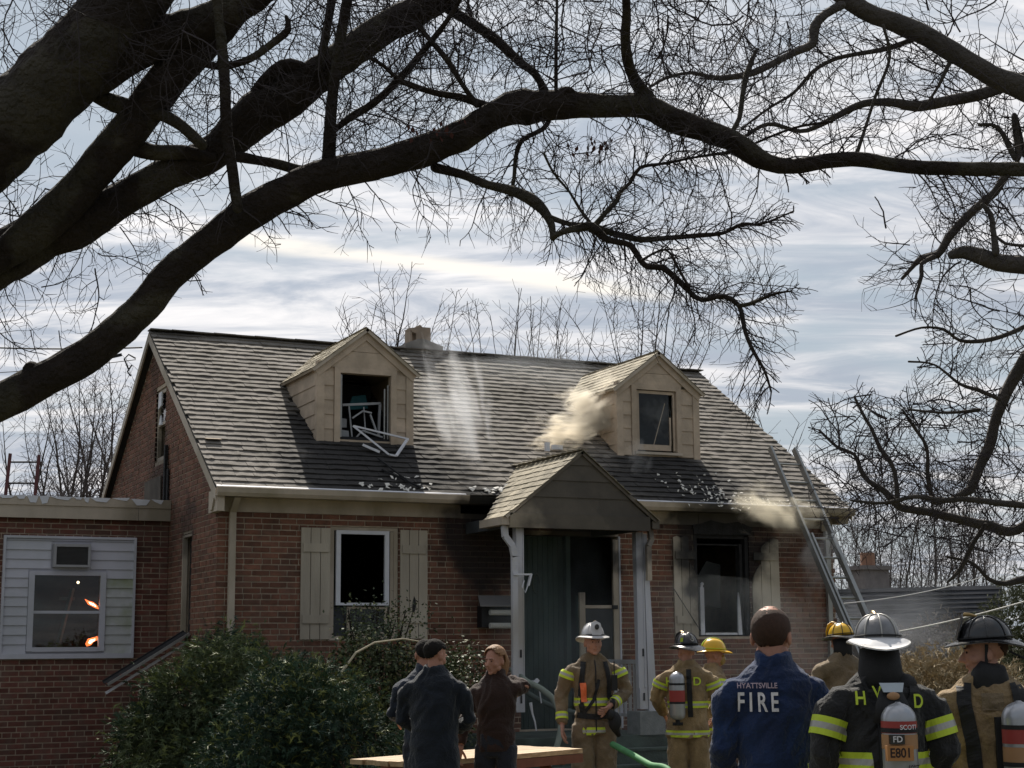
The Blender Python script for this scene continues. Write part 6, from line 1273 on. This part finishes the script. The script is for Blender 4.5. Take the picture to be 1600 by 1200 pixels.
# ================================================================ TABLE, HOSES
def on_ground_frame(px, depth): return ground_at(px, depth)
tb = empty('picnic_table', (0, 0, 0), 0, 'weathered brown wooden picnic table standing in front of the shrubs', 'table')
ZT = .76
def tp(px, py): d = ray(px, py); t = (ZT - CAM.z) / d.z; return CAM + d * t
q0, q1, q2, q3 = tp(541, 1187), tp(632, 1193), tp(909, 1172), tp(835, 1161)
u0 = (q3 - q0) ; u1 = (q2 - q1)
c_ = (q0 + q1 + q2 + q3) / 4; tb.location = (c_.x, c_.y, 0)
long_ = ((q2 - q1) + (q3 - q0)).normalized(); long_.z = 0; crs = V(-long_.y, long_.x, 0); crs = crs if crs.dot(q3 - q2) > 0 else -crs
LL = (q2 - q1).length / 2 + .02; WW = .38
for i in range(5):
    a = MB(); w = WW * 2 / 5; y0 = -WW + i * w + .004; y1 = y0 + w - .008; e0 = .02 * ((i * 7) % 3); e1 = .02 * ((i * 5) % 3)
    P = [long_ * x + crs * y + V(0, 0, ZT) for x, y in ((-LL - e0, y0), (LL + e1, y0), (LL + e1, y1), (-LL - e0, y1))]; a.prism(P, (0, 0, -.04)); a.build('tabletop_plank', m_wood, tb)
for s in (-1, 1):
    for t in (-1, 1):
        a = MB(); a.bar(long_ * s * LL * .72 + crs * t * .12 + V(0, 0, ZT - .045), long_ * s * LL * .72 + crs * t * .60 + V(0, 0, .0), .09, .04, long_); a.build('leg', m_wooddark, tb)
    a = MB(); a.bar(long_ * (s * LL * .72 + .045) + crs * -.68 + V(0, 0, .42), long_ * (s * LL * .72 + .045) + crs * .68 + V(0, 0, .42), .04, .09); a.bar(long_ * (s * LL * .72 + .045) - crs * .36 + V(0, 0, ZT - .09), long_ * (s * LL * .72 + .045) + crs * .36 + V(0, 0, ZT - .09), .04, .08); a.build('crossbeam', m_wooddark, tb)
a = MB(); a.prism([long_ * -LL - crs * (WW + .001) + V(0, 0, ZT - .045), long_ * LL - crs * (WW + .001) + V(0, 0, ZT - .045), long_ * LL - crs * (WW + .001) + V(0, 0, ZT - .12), long_ * -LL - crs * (WW + .001) + V(0, 0, ZT - .12)], crs * .03); a.build('apron', m_wooddark, tb)
for t in (-1, 1):
    a = MB(); P = [long_ * x + crs * y + V(0, 0, .47) for x, y in ((-LL, t * .55), (LL, t * .55), (LL, t * .80), (-LL, t * .80))]; a.prism(P, (0, 0, -.04)); a.build('bench_seat', m_wood, tb)
b_ = MB(); b_.smooth = True; g = ground_at(562, 10.6); r = random.Random(4)
b_.tube([g + V(0, 0, 0), g + V(0, 0, .3), g + V(0, 0, .72), g + V(0, 0, .83), g + V(0, 0, .85)], [.17, .18, .2, .205, .18], 20); b_.build('blue_bin', M('blue_plastic', (.012, .03, .22), .5, .1), label='dark blue bin beside the near left corner of the picnic table', cat='bin')
def hose(name, pts, r, mat, lab, cat='hose'):
    P = []; k = len(pts)
    for i in range(k - 1):
        p0, p1, p2, p3 = pts[max(i - 1, 0)], pts[i], pts[i + 1], pts[min(i + 2, k - 1)]
        for j in range(8): t = j / 8; P.append(.5 * ((2 * p1) + (p2 - p0) * t + (2 * p0 - 5 * p1 + 4 * p2 - p3) * t * t + (3 * p1 - p0 - 3 * p2 + p3) * t ** 3))
    P.append(pts[-1]); a = MB(); a.smooth = True; a.tube(P, r, 10); a.build(name, mat, label=lab, cat=cat)
hose('fire_hose', [onp(800, 1046, 1, -1.0), onp(822, 1064, 1, -1.45), onp(845, 1076, 1, -1.6), onp(866, 1095, 1, -1.7), onp(876, 1125, 1, -1.8), onp(872, 1160, 1, -1.9), onp(858, 1195, 1, -2.0), onp(845, 1230, 1, -2.2)], .035, M('grey_green_hose', (.20, .23, .20), .8, .2, 10), 'grey green fire hose curling out of the porch down the steps')
hose('fire_hose', [onp(812, 1075, 1, -.9), onp(840, 1092, 1, -1.1), onp(870, 1106, 1, -1.2), onp(905, 1115, 1, -1.25)], .03, M('dark_hose', (.07, .09, .085), .8, .2, 10), 'dark fire hose lying across the porch floor behind the officer')
g0 = ground_at(1060, 13.5)
hose('fire_hose', [at(957, 1163, 14.9), at(985, 1178, 14.5), at(1015, 1195, 14.1), at(1050, 1212, 13.7), V(g0.x, g0.y, .04)], .030, M('green_hose', (.07, .22, .09), .7, .2, 10), 'bright green hose running from the officer down to the right')
a = MB(); a.tube([onp(829, 1098, 1, -1.6), onp(832, 1115, 1, -1.6), onp(836, 1128, 1, -1.62), onp(838, 1142, 1, -1.62)], [.02, .012, .01, .008], 6); a.build('hanging_cord', m_white, house)
# ================================================================ SMOKE AND HAZE
def smoke(name, center, rad, dens, label, scale=2.5, aniso=.3, col=(.8, .78, .72), lo=.42, hi=.62, rot=None, seed=0.0, stretch=(1, 1, 1), fall=1.0):
    m = bpy.data.materials.new(name + '_mat'); m.use_nodes = True; nt = m.node_tree; N = nt.nodes; L = nt.links
    for x in list(N): N.remove(x)
    o = N.new('ShaderNodeOutputMaterial'); v = N.new('ShaderNodeVolumePrincipled'); v.inputs['Color'].default_value = (*col, 1); v.inputs['Anisotropy'].default_value = aniso; L.new(v.outputs[0], o.inputs['Volume'])
    tc = N.new('ShaderNodeTexCoord'); ln = N.new('ShaderNodeVectorMath'); ln.operation = 'LENGTH'; L.new(tc.outputs['Object'], ln.inputs[0])
    mp = N.new('ShaderNodeMapping'); mp.inputs['Scale'].default_value = stretch; mp.inputs['Location'].default_value = (seed, seed * .7, seed * .3); L.new(tc.outputs['Object'], mp.inputs[0])
    n = N.new('ShaderNodeTexNoise'); n.inputs['Scale'].default_value = scale; n.inputs['Detail'].default_value = 6; n.inputs['Roughness'].default_value = .6; n.inputs['Distortion'].default_value = .4; L.new(mp.outputs[0], n.inputs['Vector'])
    mr = N.new('ShaderNodeMapRange'); mr.interpolation_type = 'SMOOTHSTEP'; mr.inputs[1].default_value = lo; mr.inputs[2].default_value = hi
    fo = N.new('ShaderNodeMapRange'); fo.inputs[1].default_value = .1; fo.inputs[2].default_value = 1.0; fo.inputs[3].default_value = .16; fo.inputs[4].default_value = -.60 * fall; L.new(ln.outputs['Value'], fo.inputs[0])
    ad = N.new('ShaderNodeMath'); ad.operation = 'ADD'; ct = N.new('ShaderNodeMath'); ct.operation = 'MULTIPLY_ADD'; ct.inputs[1].default_value = 1.9; ct.inputs[2].default_value = -.45; L.new(n.outputs[0], ct.inputs[0]); L.new(ct.outputs[0], ad.inputs[0]); L.new(fo.outputs[0], ad.inputs[1]); L.new(ad.outputs[0], mr.inputs[0])
    mu = N.new('ShaderNodeMath'); mu.operation = 'MULTIPLY'; L.new(mr.outputs[0], mu.inputs[0]); mu.inputs[1].default_value = dens; L.new(mu.outputs[0], v.inputs['Density'])
    mb = MB(); mb.ball((0, 0, 0), 1.0, 20); ob = mb.build(name, m, label=label, cat='smoke', kind='stuff'); ob.location = center; ob.scale = rad
    if rot: ob.rotation_euler = rot
    return ob
smoke('smoke', onroof(930, 678, .34), (1.3, .6, .78), 9, 'dense cream coloured smoke puff rising beside the right dormer', 3.3, .35, (.94, .88, .77), .38, .62, (0, -.35, 0), 3.0)
smoke('smoke', onroof(880, 698, .18), (.95, .45, .4), 6, 'thin tail of cream smoke leaving the roof above the porch', 3.0, .35, (.92, .84, .70), .34, .60, (0, -.2, 0), 7.0)
smoke('smoke', onroof(706, 690, .40), (.55, .55, 1.6), 1.25, 'thin white column of smoke rising off the middle of the roof', 1.8, .4, (.9, .92, .96), .30, .66, (-.5, 0, 0), 1.0, (1.3, 1.3, .6), .8)
smoke('smoke', onroof(700, 590, .5), (.7, .4, .45), .8, 'pale smoke veil drifting over the ridge beside the left dormer', 1.6, .4, (.9, .92, .96), .34, .66, None, 5.0)
smoke('smoke', onp(1215, 806, 1, -.55), (1.1, .5, .58), 2.6, 'cream smoke rolling from the eave above the burnt window', 2.2, .35, (.92, .86, .72), .32, .64, (0, .35, 0), 2.0)
smoke('smoke', onp(1275, 880, 1, -.7), (.6, .4, .85), 2.0, 'thin grey smoke drifting round the ladder by the burnt window', 1.8, .4, (.85, .86, .88), .32, .62, None, 9.0)
smoke('smoke', onroof(990, 740, .25), (.45, .25, .45), 1.6, 'wisp of smoke over the dark shingles right of the porch roof', 2.4, .4, (.9, .92, .92), .36, .62, None, 12.0)
smoke('smoke', onp(1030, 650, 1, .7), (.5, .16, .5), 1.2, 'thin smoke veiling the right dormer window', 2.0, .4, (.86, .9, .9), .34, .64, None, 15.0)
smoke('smoke', V(4.1, -.62, 1.8), (.95, .55, 1.5), .22, 'bluish smoke hanging inside the porch', 1.2, .2, (.72, .82, .88), .2, .6, None, 4.0, (1, 1, 1), .5)
smoke('smoke', V(2.1, -1.3, 1.5) + V(3.0, -.8, -.3), (2.6, .8, 1.3), .10, 'faint bluish smoke in front of the porch steps', 1.0, .2, (.8, .86, .9), .2, .6, None, 6.0, (1, 1, 1), .5)
smoke('smoke', at(1385, 960, 25), (2.2, 3.0, 1.6), .05, 'bluish smoke drifting between the ladder and the grey garage', 1.2, .3, (.8, .85, .95), .30, .62, None, 8.0)
smoke('smoke', onp(740, 590, 1, 3.2), (3.4, 2.2, .9), .10, 'faint smoke haze lying over the middle of the roof', 1.4, .4, (.86, .9, .95), .30, .64, None, 14.0)
